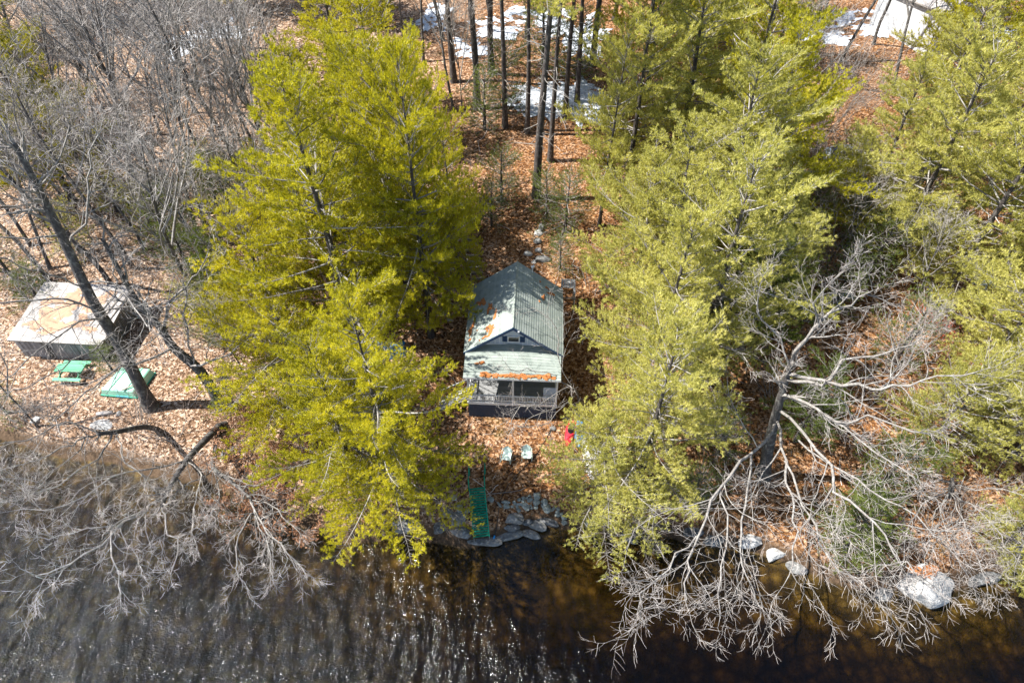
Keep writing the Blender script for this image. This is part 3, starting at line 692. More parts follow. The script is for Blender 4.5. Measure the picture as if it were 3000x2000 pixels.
hero(5, [(470, 1260, 1.5), (420, 1250, 3), (340, 1265, 5), (290, 1270, 5.8)], .20, [
    ([(290, 1270, 5.8), (230, 1290, 6.6), (150, 1330, 7.4), (20, 1370, 8.3)], .10), ([(330, 1265, 5.2), (290, 1340, 6), (200, 1400, 7), (100, 1450, 7.6), (0, 1470, 8)], .09),
    ([(290, 1270, 5.8), (200, 1240, 7), (80, 1280, 8.2), (-40, 1310, 9)], .08), ([(340, 1265, 5), (360, 1330, 5.4), (420, 1400, 5.6), (460, 1440, 5.4)], .06), ([(250, 1280, 6.4), (160, 1390, 7.2), (40, 1400, 8.2), (-30, 1440, 8.6)], .06)],
    'bare limb-heavy tree stretched low along the bank below the shed', tr_end=.55)
hero(6, [(2238, 1390, 1.4), (2255, 1290, 3.6), (2285, 1170, 6.2), (2315, 1075, 8.4)], .40, [
    ([(2315, 1075, 8.4), (2340, 1020, 9.8), (2420, 930, 11.8), (2500, 890, 13), (2560, 850, 14.5)], .17), ([(2300, 1110, 7.6), (2410, 1130, 8.6), (2470, 1060, 9.8), (2600, 1040, 11), (2700, 990, 12.5)], .15),
    ([(2310, 1095, 8), (2480, 1120, 9.4), (2580, 1135, 10.4), (2700, 1110, 11.6), (2860, 1090, 13)], .15), ([(2290, 1160, 6.5), (2370, 1180, 7.8), (2450, 1240, 8.8), (2540, 1230, 9.8), (2720, 1270, 10.8)], .15),
    ([(2315, 1075, 8.4), (2280, 990, 10), (2225, 910, 11.5), (2228, 830, 13)], .09), ([(2400, 960, 11.4), (2390, 880, 13), (2500, 760, 15.5)], .08),
    ([(2270, 1240, 4.9), (2200, 1330, 6), (2110, 1430, 6.6), (2050, 1560, 6.9), (2010, 1680, 6.8), (1995, 1760, 6.6)], .13), ([(2275, 1230, 5), (2300, 1350, 6.4), (2315, 1450, 7), (2330, 1560, 7.2), (2310, 1690, 6.8)], .12),
    ([(2280, 1200, 5.6), (2400, 1330, 7.6), (2460, 1440, 8.2), (2560, 1530, 8.6), (2640, 1640, 8.2), (2700, 1690, 7.8)], .13), ([(2300, 1350, 6.4), (2380, 1540, 7.2), (2450, 1660, 7), (2590, 1760, 6.5)], .09),
    ([(2200, 1330, 6), (2180, 1480, 6.6), (2170, 1600, 6.8), (2200, 1720, 6.4), (2230, 1780, 6.2)], .08), ([(2110, 1430, 6.6), (2130, 1560, 6.8), (2110, 1690, 6.6), (2110, 1810, 6.2)], .07),
    ([(2450, 1240, 8.8), (2560, 1320, 9.4), (2680, 1400, 9.8)], .08), ([(2340, 1290, 6.6), (2500, 1400, 8.4), (2640, 1480, 9), (2760, 1580, 9)], .08), ([(2040, 1570, 6.9), (1960, 1660, 7), (1880, 1740, 6.8), (1890, 1780, 6.6)], .06)],
    'great pale-limbed bare oak fanning out over the water beside the pale boulder', counts=(0, 8, 6, 5), zmap=([1.4, 3.6, 6.2, 8.4], [1.4, 5, 8.9, 11.4]))
hero(7, [(2790, 1450, 1.6), (2790, 1400, 3), (2780, 1440, 4.2)], .12, [
    ([(2780, 1440, 4.2), (2850, 1480, 4.8), (2930, 1560, 5), (2980, 1640, 4.8)], .05), ([(2780, 1440, 4.2), (2760, 1520, 4.6), (2790, 1610, 4.6), (2850, 1710, 4)], .05), ([(2785, 1430, 4), (2700, 1480, 4.6), (2660, 1560, 4.6), (2640, 1660, 4.2)], .05),
    ([(2780, 1440, 4.2), (2820, 1530, 4.8), (2870, 1640, 4.6), (2890, 1710, 4.2)], .05), ([(2790, 1420, 3.8), (2900, 1430, 5), (3000, 1450, 5.6)], .05), ([(2780, 1440, 4.2), (2730, 1520, 4.6), (2720, 1600, 4.4), (2690, 1700, 3.8)], .04)],
    'fine-twigged bare tree drooping over the pale boulder', tr_end=.6)
hero(8, [(1960, 1320, 1.6), (1990, 1180, 4.5), (2020, 1090, 6.5), (2010, 1000, 8)], .2, [
    ([(2010, 1000, 8), (2050, 930, 10), (2060, 860, 11.5)], .08), ([(2020, 1090, 6.5), (1960, 1010, 8.4), (1900, 960, 9.6)], .06), ([(2015, 1040, 7), (2100, 1010, 8.6), (2190, 1060, 9.4)], .07), ([(1990, 1180, 4.5), (2060, 1240, 5.6), (2130, 1250, 6.4)], .06)],
    'thin bare tree caught between two olive pines', counts=(0, 6, 5, 3))
hero(9, [(1700, 1190, 1.7), (1690, 1150, 3.5), (1670, 1130, 5)], .09, [
    ([(1670, 1130, 5), (1600, 1090, 6.2), (1520, 1090, 7), (1480, 1080, 7.4)], .04), ([(1670, 1130, 5), (1600, 1170, 5.6), (1530, 1190, 6), (1500, 1230, 6)], .04), ([(1680, 1140, 4.4), (1640, 1060, 6.4), (1630, 960, 8), (1560, 900, 9)], .04),
    ([(1690, 1150, 3.5), (1610, 1200, 4), (1540, 1230, 4.4), (1490, 1275, 4.4)], .04), ([(1690, 1150, 3.5), (1600, 1240, 4), (1520, 1250, 4.4)], .035)],
    'thin bare tree reaching its twigs across the porch', counts=(0, 6, 4, 3), tr_end=.6)

# ------------------------------------------------------------------ bare woods
def bare_at(kind, px, py, s, label, group, rz, tilt=(0, 0), name='bare_tree'):
    return plant(BARE[kind], name, on_ground(px, py), label, 'bare tree', group, rz, s, None, tilt)
rng = np.random.default_rng(77)
GB = 'bare oaks on the western slope'
for i, (px, py, k, s, lab) in enumerate([
    (735, 540, 'd', 1.15, 'bare oak with a split pale trunk nearest the yellow-green pines'), (445, 640, 'a', 1.2, 'stout bare oak in the middle of the western slope'), (600, 660, 'b', 1.0, 'straight mossy-barked bare tree upslope of the green saplings'),
    (590, 880, 'c', 1.1, 'crooked bare oak just upslope of the forked one'), (325, 835, 'b', 1.15, 'tall bare oak right behind the shed'), (440, 465, 'd', 1.1, 'leaning bare oak under the western snow patch'), (180, 870, 'a', 1.05, 'bare oak at the shed\'s far corner'),
    (800, 480, 'b', .95, 'slim bare tree with orange litter at its foot'), (570, 330, 'a', 1.0, 'bare oak straight downslope of the western snow patch'), (90, 720, 'c', 1.0, 'bare oak under the golden-green western pine'),
    (110, 1250, 'e', .7, 'small bare tree on the bank below the shed'), (720, 1110, 'e', .55, 'small bare tree beside the white tub'), (780, 700, 'e', .9, 'bare tree tucked against the yellow-green pines'), (700, 900, 'e', .85, 'thin bare tree between the forked oak and the pines')]):
    bare_at(k, px, py, s, lab, GB, rng.uniform(0, 6.28), (rng.normal() * .04, rng.normal() * .04))
n = 0
for gx in range(-60, 900, 112):
    for gy in range(110, 880, 100):
        px = gx + rng.uniform(-38, 38); py = gy + rng.uniform(-35, 35)
        if px > 880 - max(0, 250 - py) * .3 or (py > 820 and px < 420) or rng.random() < .1: continue
        far = py < 300
        kk = 'abcdep'[rng.integers(0, 6)]
        lab = {'a': 'even-crowned', 'b': 'narrow upright', 'c': 'wide-crowned', 'd': 'high-forked', 'e': 'small', 'p': 'whippy young'}[kk] + ' bare tree in the western woods, ' + ('far up the slope' if far else 'halfway up the slope' if py < 560 else 'just upslope of the shed' if px < 430 else 'upslope of the forked oak')
        bare_at(kk, px, py, rng.uniform(.72, 1.05), lab, GB, rng.uniform(0, 6.28), (rng.normal() * .06, rng.normal() * .06)); n += 1
for px, py, k, s, zone in [(1330, 330, 'd', .8, 1), (1355, 345, 'p', 1.2, 1), (1240, 180, 'b', .9, 1), (1300, 120, 'a', .8, 1), (1180, 110, 'e', .9, 1), (1440, 90, 'd', .8, 1), (1540, 110, 'b', .8, 1), (1050, 90, 'p', 1.1, 1), (1120, 170, 'p', 1.1, 1), (1390, 60, 'p', 1.1, 1),
                           (2270, 140, 'd', .8, 2), (2350, 230, 'b', 1.0, 2), (2460, 180, 'd', 1.0, 2), (2560, 130, 'b', 1.0, 2), (2390, 90, 'a', .9, 2), (2620, 250, 'd', .9, 2), (2290, 290, 'p', 1.1, 2), (2650, 90, 'b', .8, 2), (2300, 380, 'e', .8, 2), (1960, 60, 'd', .8, 2), (2700, 200, 'e', .9, 2), (2200, 60, 'b', .9, 2),
                           (2340, 620, 'p', .8, 3), (2450, 620, 'p', .8, 3), (2600, 700, 'p', .7, 3), (2650, 960, 'e', .75, 3), (2560, 1180, 'e', .6, 3), (2420, 780, 'p', .9, 3), (2830, 1300, 'p', .7, 3)]:
    lab = {1: 'bare grey tree beyond the clearing, shed side of the tall pines', 2: 'bare grey tree upslope of the white car', 3: 'thin bare tree in the brush downslope of the white car'}[zone]
    bare_at(k, px, py, s, lab, 'bare trees in the upper woods', rng.uniform(0, 6.28), (rng.normal() * .08, .06 + rng.normal() * .06))
# whippy, many-stemmed bare clump by the car
wp, _ = brush(90, 10.5, 26, .42, (0, 5, 5, 3), 'twig')
plant(wp, 'bare_tree', on_ground(2405, 415), 'pale many-stemmed bare clump fanning up behind the white car', 'bare tree', 'bare trees in the upper woods', .4, 1, None, (-.05, .22))
wq, _ = brush(91, 5.0, 16, 1.1, (0, 5, 5, 3), 'twig')
for px, py, s, lab in [(2360, 560, 1.0, 'sprawling bare shrub lying open just downslope of the white car'), (2440, 590, .9, 'sprawling bare shrub between the car and the dark hollow'), (2720, 1560, .8, 'sprawling bare shrub right behind the pale boulder'), (1890, 1560, .7, 'sprawling bare shrub on the shore rocks under the olive pines')]:
    plant(wq, 'bare_shrub', on_ground(px, py), lab, 'shrub', 'sprawling bare shrubs', px * .01, s)
# undergrowth brush
bp = [brush(95 + i, 1.9, 10, .8)[0] for i in range(3)]
k = 0
for _ in range(400):
    px, py = rng.uniform(-60, 3060), rng.uniform(180, 1560)
    x, y, z = on_ground(px, py)
    if y < shore_y(x) + .8 or (1330 < px < 1730 and 560 < py < 1560) or (px < 420 and 850 < py < 1190) or (2380 < px < 2620 and 380 < py < 520) or (820 < px < 1300 and py > 960 and py < 1230): continue
    zone = 'on the western slope' if px < 900 and py < 900 else 'along the western bank' if px < 900 else 'under the yellow-green pines' if px < 1330 else 'under the olive pines' if py < 1250 else 'along the bank by the great bare oak'
    plant(bp[k % 3], 'brush_shrub', (x, y, z), 'low twiggy leafless shrub ' + zone, 'shrub', 'leafless undergrowth shrubs', rng.uniform(0, 6.28), rng.uniform(.6, 1.3)); k += 1
    if k >= 120: break
# brown-leaved shrubs
def brown_shrub(seed, h, n, nleaf):
    parts, br = brush(seed, h, n, .9); rg = np.random.default_rng(seed)
    pts = np.concatenate([p[1:] for p, _ in br]); P = pts[rg.integers(0, len(pts), nleaf)] + rg.normal(size=(nleaf, 3)) * .07
    V, F = leaf_quads(P, .065, rg); return parts + [('leaves', np_mesh('leaves', V, F, M['leaf_brown']))]
bs = [brown_shrub(201, 2.6, 13, 1700), brown_shrub(202, 2.0, 11, 1300)]
for i, (px, py, s, lab) in enumerate([(790, 1500, 1.15, 'brown-leaved shrub hanging furthest over the water'), (845, 1560, 1.0, 'brown-leaved shrub tight against the lowest pine boughs'), (760, 1420, 1.0, 'brown-leaved shrub on the bank beside the slender bare tree'), (880, 1470, 1.0, 'brown-leaved shrub behind the one against the pine boughs'),
                                      (720, 1340, .9, 'brown-leaved shrub uphill on the bank'), (820, 1370, .9, 'brown-leaved shrub beside the pale bank rock'), (700, 1260, .7, 'small brown-leaved shrub near the forked oak\'s foot'), (880, 1330, .8, 'brown-leaved shrub in the twig thicket'), (740, 1210, .6, 'small brown-leaved shrub near the white tub'), (900, 1250, .7, 'brown-leaved shrub under the low spreading pine')]):
    p = on_ground(px, py); p[2] = max(p[2], -.1); plant(bs[i % 2], 'brown_leaved_shrub', p, lab, 'shrub', 'brown-leaved shrubs', i * 1.7, s)
rs = brown_shrub(203, 1.1, 8, 420)
for px, py, lab in [(2757, 990, 'small bright red-leaved shrub beyond the bare oak\'s limbs'), (2700, 940, 'small dull red-leaved shrub behind the bright red one')]:
    plant(rs, 'red_leaved_shrub', on_ground(px, py), lab, 'shrub', 'red-leaved shrubs', px * .1, .9, {'leaves': 'red_leaf'})
# ------------------------------------------------------------------ the cottage
G0 = gz(.1, 28.9)
house = empty('cottage', (.1, 28.9, G0), 'small grey-shingled lakeside cottage with steep gable and white-railed front porch', 'cottage', None, R(-2.7))
def zz(a): return a - G0
EAVE, APEX, HW, Y0, Y1 = zz(5.95), zz(8.32), 3.08, -.5, 5.5
SL = math.atan2(APEX - EAVE, HW); SLEN = math.hypot(APEX - EAVE, HW)
def roof_z(x): return APEX - abs(x) * (APEX - EAVE) / HW
mb = MB(); ww = 2.78
prof = [(-ww, 0, -.3), (ww, 0, -.3), (ww, 0, roof_z(ww) - .14), (0, 0, APEX - .16), (-ww, 0, roof_z(ww) - .14)]
mb.prism(prof, (0, 0, 0), (0, 5.3, 0)); wall = mb.build('wall', M['siding'], house)
for k in range(19):                                         # gable battens
    x = -2.6 + k * 5.2 / 18
    if abs(x) < .42: continue
    zt = roof_z(x) - .2; zb = zz(6.28) if abs(x) < 2.2 else zz(6.05)
    if zt - zb < .08: continue
    MB().box((x, -.012, (zt + zb) / 2), (.035, .025, zt - zb)).build('batten', M['white'], wall)
MB().box((0, -.03, zz(6.26)), (4.6, .06, .07)).build('trim_board', M['white'], house)
rf = MB()
for s in (-1, 1):
    rf.prism([(0, Y0, APEX - .05), (s * HW, Y0, EAVE - .05), (s * HW, Y0, EAVE - .16), (0, Y0, APEX - .16)], (0, 0, 0), (0, Y1 - Y0, 0))
roof = rf.build('roof', M['blue_trim'], house)
NC = 21
for s in (-1, 1):
    for k in range(NC):
        d0, d1 = SLEN * k / NC - .03, SLEN * (k + 1) / NC + .012
        if k == 0: d0 = .02
        nx, nz_ = s * math.sin(SL), math.cos(SL); tx, tz = s * math.cos(SL), -math.sin(SL)
        def q(d, hgt): return (tx * d + nx * hgt, 0, APEX - .05 + tz * d + nz_ * hgt)
        a, b_, c, d_ = q(d0, .004), q(d1, .004), q(d1, .040), q(d0, .012)
        MB().prism([a, b_, c, d_], (0, Y0 - .02, 0), (0, Y1 + .02, 0)).build('shingle', M['shingle'], roof)
MB().prism([(-.13, 0, APEX - .125), (0, 0, APEX + .022), (.13, 0, APEX - .125), (0, 0, APEX + .002)][:3], (0, Y0 - .03, 0), (0, Y1 + .03, 0)).build('ridge_cap', M['shingle'], roof)
for s in (-1, 1):
    b = MB(); b.prism([(0, 0, APEX - .04), (s * (HW + .02), 0, EAVE - .04), (s * (HW + .02), 0, EAVE - .24), (0, 0, APEX - .26)], (0, Y0 - .055, 0), (0, Y0 - .024, 0))
    b.build('rake_board', M['blue_trim'], house)
    b = MB(); b.prism([(0, 0, APEX - .04), (s * (HW + .02), 0, EAVE - .04), (s * (HW + .02), 0, EAVE - .24), (0, 0, APEX - .26)], (0, Y1 + .024, 0), (0, Y1 + .055, 0))
    b.build('rake_board', M['blue_trim'], house)
MB().box((.32, Y0 - .07, APEX - .36), (.1, .06, .1)).build('apex_ornament', M['white'], house)  # small white ornament near the gable apex, gives no light
# gable window and shutters
wz = zz(6.74)
fr = MB()
for a, d in (((0, -.03, wz + .22), (.74, .07, .05)), ((0, -.03, wz - .22), (.74, .07, .05)), ((-.345, -.03, wz), (.05, .07, .4)), ((.345, -.03, wz), (.05, .07, .4))): fr.box(a, d)
win = fr.build('window', M['white'], house); MB().box((0, -.012, wz), (.66, .02, .40)).build('pane', M['glass'], win)
for s in (-1, 1):
    b = MB(); b.box((s * .55, -.03, wz), (.30, .045, .46))
    sh = b.build('shutter', M['blue_trim'], house)
    for k in range(5): MB().box((s * .55, -.058, wz - .17 + k * .085), (.22, .016, .045), M=Matrix.Rotation(R(25), 3, 'X')).build('slat', M['blue_trim'], sh)
# porch
PY = -2.08; PE = zz(5.60); PT = zz(6.30); DZ = zz(3.05); PW = 2.98
cols = 9
pr = MB(); n = 9
def ptop(u): return PT - .30 * abs(u) ** 2.2
top = [(-PW + 2 * PW * i / n, -.015, ptop(-1 + 2 * i / n)) for i in range(n + 1)]; bot = [(-PW + 2 * PW * i / n, PY - .18, PE) for i in range(n + 1)]
P = top + bot + [(x, y, z - .1) for x, y, z in top] + [(x, y, z - .1) for x, y, z in bot]; m_ = n + 1
F = [(i, i + 1, m_ + i + 1, m_ + i) for i in range(n)] + [(2 * m_ + i, 3 * m_ + i, 3 * m_ + i + 1, 2 * m_ + i + 1) for i in range(n)] + [(m_ + i, m_ + i + 1, 3 * m_ + i + 1, 3 * m_ + i) for i in range(n)] + [(0, m_, 3 * m_, 2 * m_), (n, 2 * m_ + n, 3 * m_ + n, m_ + n)]
pr.add(P, F); porch_roof = pr.build('porch_roof', M['shingle'], house)
NP = 12
for k in range(NP):
    f0, f1 = k / NP, (k + 1) / NP + .012; V = []
    for i in range(n + 1):
        a, b_ = Vector(top[i]), Vector(bot[i]); V += [a.lerp(b_, f0) + Vector((0, 0, .006)), a.lerp(b_, f1) + Vector((0, 0, .034)), a.lerp(b_, f1) + Vector((0, 0, .003))]
    F = []
    for i in range(n):
        o = i * 3; F += [(o, o + 1, o + 4, o + 3), (o + 1, o + 2, o + 5, o + 4)]
    F += [(0, 2, 1), (n * 3, n * 3 + 1, n * 3 + 2)]
    MB().add(V, F).build('shingle', M['shingle'], porch_roof)
MB().box((0, PY - .20, PE - .08), (PW * 2, .035, .12)).build('fascia_board', M['white'], house)
for x in (-2.74, .06, 2.78): MB().box((x, PY, (DZ + PE - .16) / 2 + .0), (.11, .11, PE - DZ - .16)).build('post', M['white'], house)
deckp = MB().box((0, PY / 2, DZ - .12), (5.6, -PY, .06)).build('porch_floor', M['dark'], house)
for k in range(14): MB().box((0, PY + .075 + k * .1485, DZ - .065), (5.64, .138, .045)).build('plank', M['deck'], deckp)
MB().box((0, PY - .03, DZ - .15), (5.72, .05, .24)).build('rim_board', M['white'], house)
rail = MB().box((0, PY, DZ + .62), (5.5, .08, .06)).build('railing', M['white'], house)
MB().box((0, PY, DZ + .10), (5.5, .05, .05)).build('bottom_rail', M['white'], rail)
for s in (-1, 1): MB().box((s * 2.74, PY / 2, DZ + .62), (.06, -PY - .1, .06)).build('side_rail', M['white'], rail)
bal = MB().box((0, 0, 0), (.035, .035, .47)).mesh('baluster', M['white'])
for k in range(52):
    x = -2.62 + k * 5.24 / 51
    if abs(x - .06) > .07: put('baluster', bal, rail, (x, PY, DZ + .36))
for s in (-1, 1):
    for k in range(15): put('baluster', bal, rail, (s * 2.74, PY + .2 + k * .12, DZ + .36))
# porch back wall: dark openings, pale panel, table
for x, wd in ((-1.0, 1.5), (.95, 1.5)):
    f = MB()
    for a, d in (((x, -.03, DZ + 2.0), (wd + .12, .06, .08)), ((x, -.03, DZ + .55), (wd + .12, .06, .08)), ((x - wd / 2, -.03, DZ + 1.28), (.08, .06, 1.4)), ((x + wd / 2, -.03, DZ + 1.28), (.08, .06, 1.4)), ((x, -.025, DZ + 1.28), (.04, .05, 1.4))): f.box(a, d)
    wn = f.build('window', M['white'], house); MB().box((x, -.012, DZ + 1.28), (wd, .02, 1.4)).build('pane', M['glass'], wn)
d = MB().box((-2.25, -.03, DZ + .98), (.8, .05, 1.95)).build('door', M['white'], house); MB().box((-2.25, -.062, DZ + 1.35), (.5, .02, .8)).build('pane', M['glass'], d)
MB().box((2.36, PY + .30, DZ + .62), (.8, .05, 1.25)).build('side_panel', M['siding'], house)
# lattice skirt
lt = MB(); z0, z1 = -.25, DZ - .28; hh = z1 - z0
for k in range(-12, 60):
    for s in (-1, 1):
        xa = -2.8 + k * .115; xb = xa + s * hh
        lo, hi = min(xa, xb), max(xa, xb); ta, tb = 0.0, 1.0
        if hi < -2.8 or lo > 2.8: continue
        t0 = (-2.8 - xa) / (xb - xa); t1 = (2.8 - xa) / (xb - xa)
        ta, tb = max(0, min(t0, t1)), min(1, max(t0, t1))
        if tb - ta < .03: continue
        lt.bar((xa + (xb - xa) * ta, PY + .02 * s, z0 + hh * ta), (xa + (xb - xa) * tb, PY + .02 * s, z0 + hh * tb), .012, .05, (1, 0, 0))
tag(lt.build('lattice', M['lattice'], house), kind='stuff')
for s in (-1, 1): MB().box((s * 2.78, PY / 2, zz(3.05) / 2 - .2), (.06, -PY, DZ)).build('side_skirt', M['lattice'], house)
MB().box((0, PY + .05, -.12), (5.6, .07, .14)).build('sill_board', M['lattice'], house)
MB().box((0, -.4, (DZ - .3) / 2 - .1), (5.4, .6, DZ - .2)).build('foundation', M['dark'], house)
vp = MB(); vp.tube([(1.0, 5.38, roof_z(1.0) - .1), (1.0, 5.38, roof_z(1.0) + .42)], .04, 8); vp.tube([(.92, 5.38, roof_z(1) + .42), (1.12, 5.38, roof_z(1) + .5)], .07, 8)
vp.build('vent_pipe', M['white'], house)
MB().box((3.02, 3.0, EAVE - .16), (.1, 5.6, .09)).build('gutter', M['white'], house)

def to_world(x, y, z):
    c, s = math.cos(R(-2.7)), math.sin(R(-2.7)); return (.1 + c * x - s * y, 28.9 + s * x + c * y, G0 + z)
# drifts of rust needles lying on the shingles
def blob(c, ux, uy, nrm, rx, ry, seed, V, F):
    rg = np.random.default_rng(seed); n = 26; a = np.linspace(0, 2 * math.pi, n, endpoint=False)
    r = 1 + .35 * np.sin(2 * a + seed) + .25 * np.sin(3 * a + seed * 2.3) + .22 * rg.normal(size=n)
    b = len(V); V.append(tuple(c + nrm * .07))
    for k in range(2):
        for q, (i, rr) in enumerate(zip(a, r)):
            f = (.6, 1.0)[k]; V.append(tuple(c + ux * rx * rr * f * math.cos(i) + uy * ry * rr * f * math.sin(i) + nrm * (.055 if k == 0 else .012)))
    F += [(b, b + 1 + q, b + 1 + (q + 1) % n) for q in range(n)]
    F += [(b + 1 + q, b + 1 + n + q, b + 1 + n + (q + 1) % n) for q in range(n)] + [(b + 1 + q, b + 1 + n + (q + 1) % n, b + 1 + (q + 1) % n) for q in range(n)]
V, F = [], []
yaw = Matrix.Rotation(R(-2.7), 3, 'Z')
def on_slope(s, along, down, rx, ry, seed):
    c = np.array(to_world(s * math.cos(SL) * down + s * math.sin(SL) * .03, along, APEX - .03 - math.sin(SL) * down))
    ux = np.array(yaw @ Vector((s * math.cos(SL), 0, -math.sin(SL)))); uy = np.array(yaw @ Vector((0, 1, 0))); nn = np.array(yaw @ Vector((s * math.sin(SL), 0, math.cos(SL))))
    blob(c, ux, uy, nn, rx, ry, seed, V, F)
for i, a in enumerate([(-1, 3.3, 2.75, .26, .42, 1), (-1, 2.35, 2.05, .17, .48, 2), (-1, 1.25, 3.45, .18, .5, 3), (-1, 1.45, 1.5, .13, .38, 4), (-1, .3, 1.75, .28, .34, 5), (-1, .5, 2.1, .12, .2, 6), (-1, -.15, 2.15, .26, .14, 7), (-1, 3.5, 3.2, .08, .1, 8), (-1, .3, 3.45, .1, .12, 9),
                       (-1, 2.1, 1.7, .05, .08, 10), (1, 4.9, 1.9, .08, .07, 11), (1, 4.4, 2.9, .3, .14, 12), (1, 3.6, 2.2, .1, .25, 13), (1, 3.0, 1.9, .06, .08, 14), (1, 4.7, 2.5, .14, .08, 15), (-1, .8, 2.9, .05, .06, 16), (-1, -.2, 2.6, .06, .06, 17)]): on_slope(*a)
pslope = Vector((0, PY - .165, PE - PT)).normalized(); pn = Vector((0, -pslope.z, pslope.y)); pn = pn if pn.z > 0 else -pn
for i in range(15):
    x = -1.75 + i * .29; c = np.array(to_world(x, PY - .02 + .03 * math.sin(i * 2.3), PE + .10))
    blob(c, np.array(yaw @ Vector((1, 0, 0))), np.array(yaw @ pslope), np.array(yaw @ pn), .26, .13 + .03 * math.sin(i), 30 + i, V, F)
blob(np.array(to_world(-1.95, PY + .75, PE + .31)), np.array(yaw @ Vector((1, 0, 0))), np.array(yaw @ pslope), np.array(yaw @ pn), .3, .09, 60, V, F)
me = bpy.data.meshes.new('pine_needles'); me.from_pydata(V, [], F); me.materials.append(M['needle_litter'])
tag(put('pine_needles', me), kind='stuff')

# porch stairs on the shed side
a0 = np.array(to_world(-2.8, -1.2, DZ - .1)); st = empty('porch_stairs', (a0[0] - 1.9, a0[1], gz(a0[0] - 1.9, a0[1])), 'grey wooden stairs with handrails going up to the porch end', 'stairs', None, R(-2.7))
hz = a0[2] - gz(a0[0] - 1.9, a0[1])
for s in (-1, 1):
    MB().bar((0, s * .48, .05), (1.85, s * .48, hz), .05, .2).build('stringer', M['deck'], st)
    MB().bar((-.05, s * .5, .85), (1.85, s * .5, hz + .75), .06, .07).build('handrail', M['white'], st)
    MB().box((0, s * .5, .42), (.08, .08, .95)).build('post', M['deck'], st); MB().box((1.8, s * .5, hz + .3), (.08, .08, .9)).build('post', M['deck'], st)
for k in range(7): MB().box((.13 + k * .26, 0, .12 + (hz - .1) * k / 6.5), (.27, .95, .045)).build('tread', M['deck'], st)

# open wooden frame beside the back of the cottage
p0 = on_ground(1660, 905); f = empty('wooden_frame', (p0[0], p0[1], p0[2]), 'open grey timber frame with a small plank roof against the cottage\'s back corner', 'frame', None, R(-2.7))
for x in (-.45, .45):
    for y in (-.4, .9): MB().box((x, y, .95), (.09, .09, 2.1)).build('post', M['old_wood'], f)
for k in range(6): MB().box((-.42 + k * .17, .55, 2.03), (.155, .95, .035)).build('plank', M['deck'], f)
for k in range(3): MB().box((.45 + .06, .05, .5 + k * .5), (.03, 1.2, .2)).build('board', M['deck'], f)
MB().box((0, -.4, 1.5), (.9, .05, .1)).build('cross_rail', M['old_wood'], f)
MB().box((.45, .1, 2.02), (.14, 1.3, .05)).build('beam', M['deck'], f)

# timber hillside steps behind the cottage
pa, pb = on_ground(1405, 838), on_ground(1372, 705)
ts = empty('timber_steps', pa, 'weathered timber steps with a pole rail climbing the slope by a pine trunk', 'steps', None, 0)
dv = pb - pa
for k in range(9):
    f_ = k / 8; x, y = pa[0] + dv[0] * f_ , pa[1] + dv[1] * f_; z = gz(x, y)
    MB().box((x - pa[0] + .05 * math.sin(k * 3), y - pa[1], z - pa[2] + .12), (1.05, .13, .16), rz=R(7 + 5 * math.sin(k * 2.1))).build('tread', M['old_wood'], ts)
for s in (-.5, .3):
    MB().bar((s, 0, .05), (dv[0] + s, dv[1], dv[2] + .15), .06, .09).build('stringer', M['pine_bark'], ts)
rl = MB(); rl.tube([(-.62, .2, 0), (-.62, .2, .95)], .035, 6); rl.build('post', M['twig'], ts)
rl = MB(); rl.tube([(-.62 + dv[0] * .9, dv[1] * .9, dv[2] * .9), (-.62 + dv[0] * .9, dv[1] * .9, dv[2] * .9 + .95)], .035, 6); rl.build('post', M['twig'], ts)
rl = MB(); rl.tube([(-.62, .2, .95), (-.62 + dv[0] * .45, dv[1] * .5, dv[2] * .5 + .92), (-.62 + dv[0] * .9, dv[1] * .9, dv[2] * .9 + .95)], .03, 6); rl.build('handrail', M['twig'], ts)

# ------------------------------------------------------------------ green dock steps
ta, tb = at(1397, 1428, 1.95), at(1411, 1574, .62)
gs = empty('green_steps', (tb[0], tb[1], gz(tb[0], tb[1])), 'bright green wooden steps running from the lawn down to the water', 'steps', None)
zo = gz(tb[0], tb[1]); D = Vector((ta - tb)); L = D.length; dx = Vector((1, -D.x / D.y, 0)).normalized(); o0 = Vector((0, 0, tb[2] - zo))
for s in (-1, 1):
    MB().bar(o0 + dx * s * .45, o0 + D + dx * s * .45, .06, .2).build('stringer', M['green_paint'], gs)
for k in range(19):
    c = o0 + D * ((k + .5) / 19) + Vector((0, 0, .045))
    MB().box(c, (.84, L * math.cos(math.atan2(D.z, D.y)) / 19 * .80, .04), M=Matrix.Rotation(math.atan2(-D.x, D.y), 3, 'Z') @ Matrix.Rotation(R(-6 + 2 * math.sin(k * 5)), 3, 'X')).build('tread', M['green_paint'], gs)
for s in (-1, 1):
    e = o0 + D + dx * s * .47; MB().box(e + Vector((0, .05, .40)), (.07, .07, 1.25)).build('post', M['green_paint'], gs)
    MB().bar(e + Vector((0, .05, .98)), e + Vector((0, 1.0, .98)), .05, .05).build('handrail', M['green_paint'], gs)
    MB().box(e + Vector((0, 1.0, .42)), (.06, .06, 1.15)).build('post', M['green_paint'], gs)
    MB().tube([o0 + dx * s * .45 + Vector((0, .02, .05)), o0 + dx * s * .45 + Vector((0, .02, -.6))], .03, 6).build('pipe_leg', M['rim'], gs)

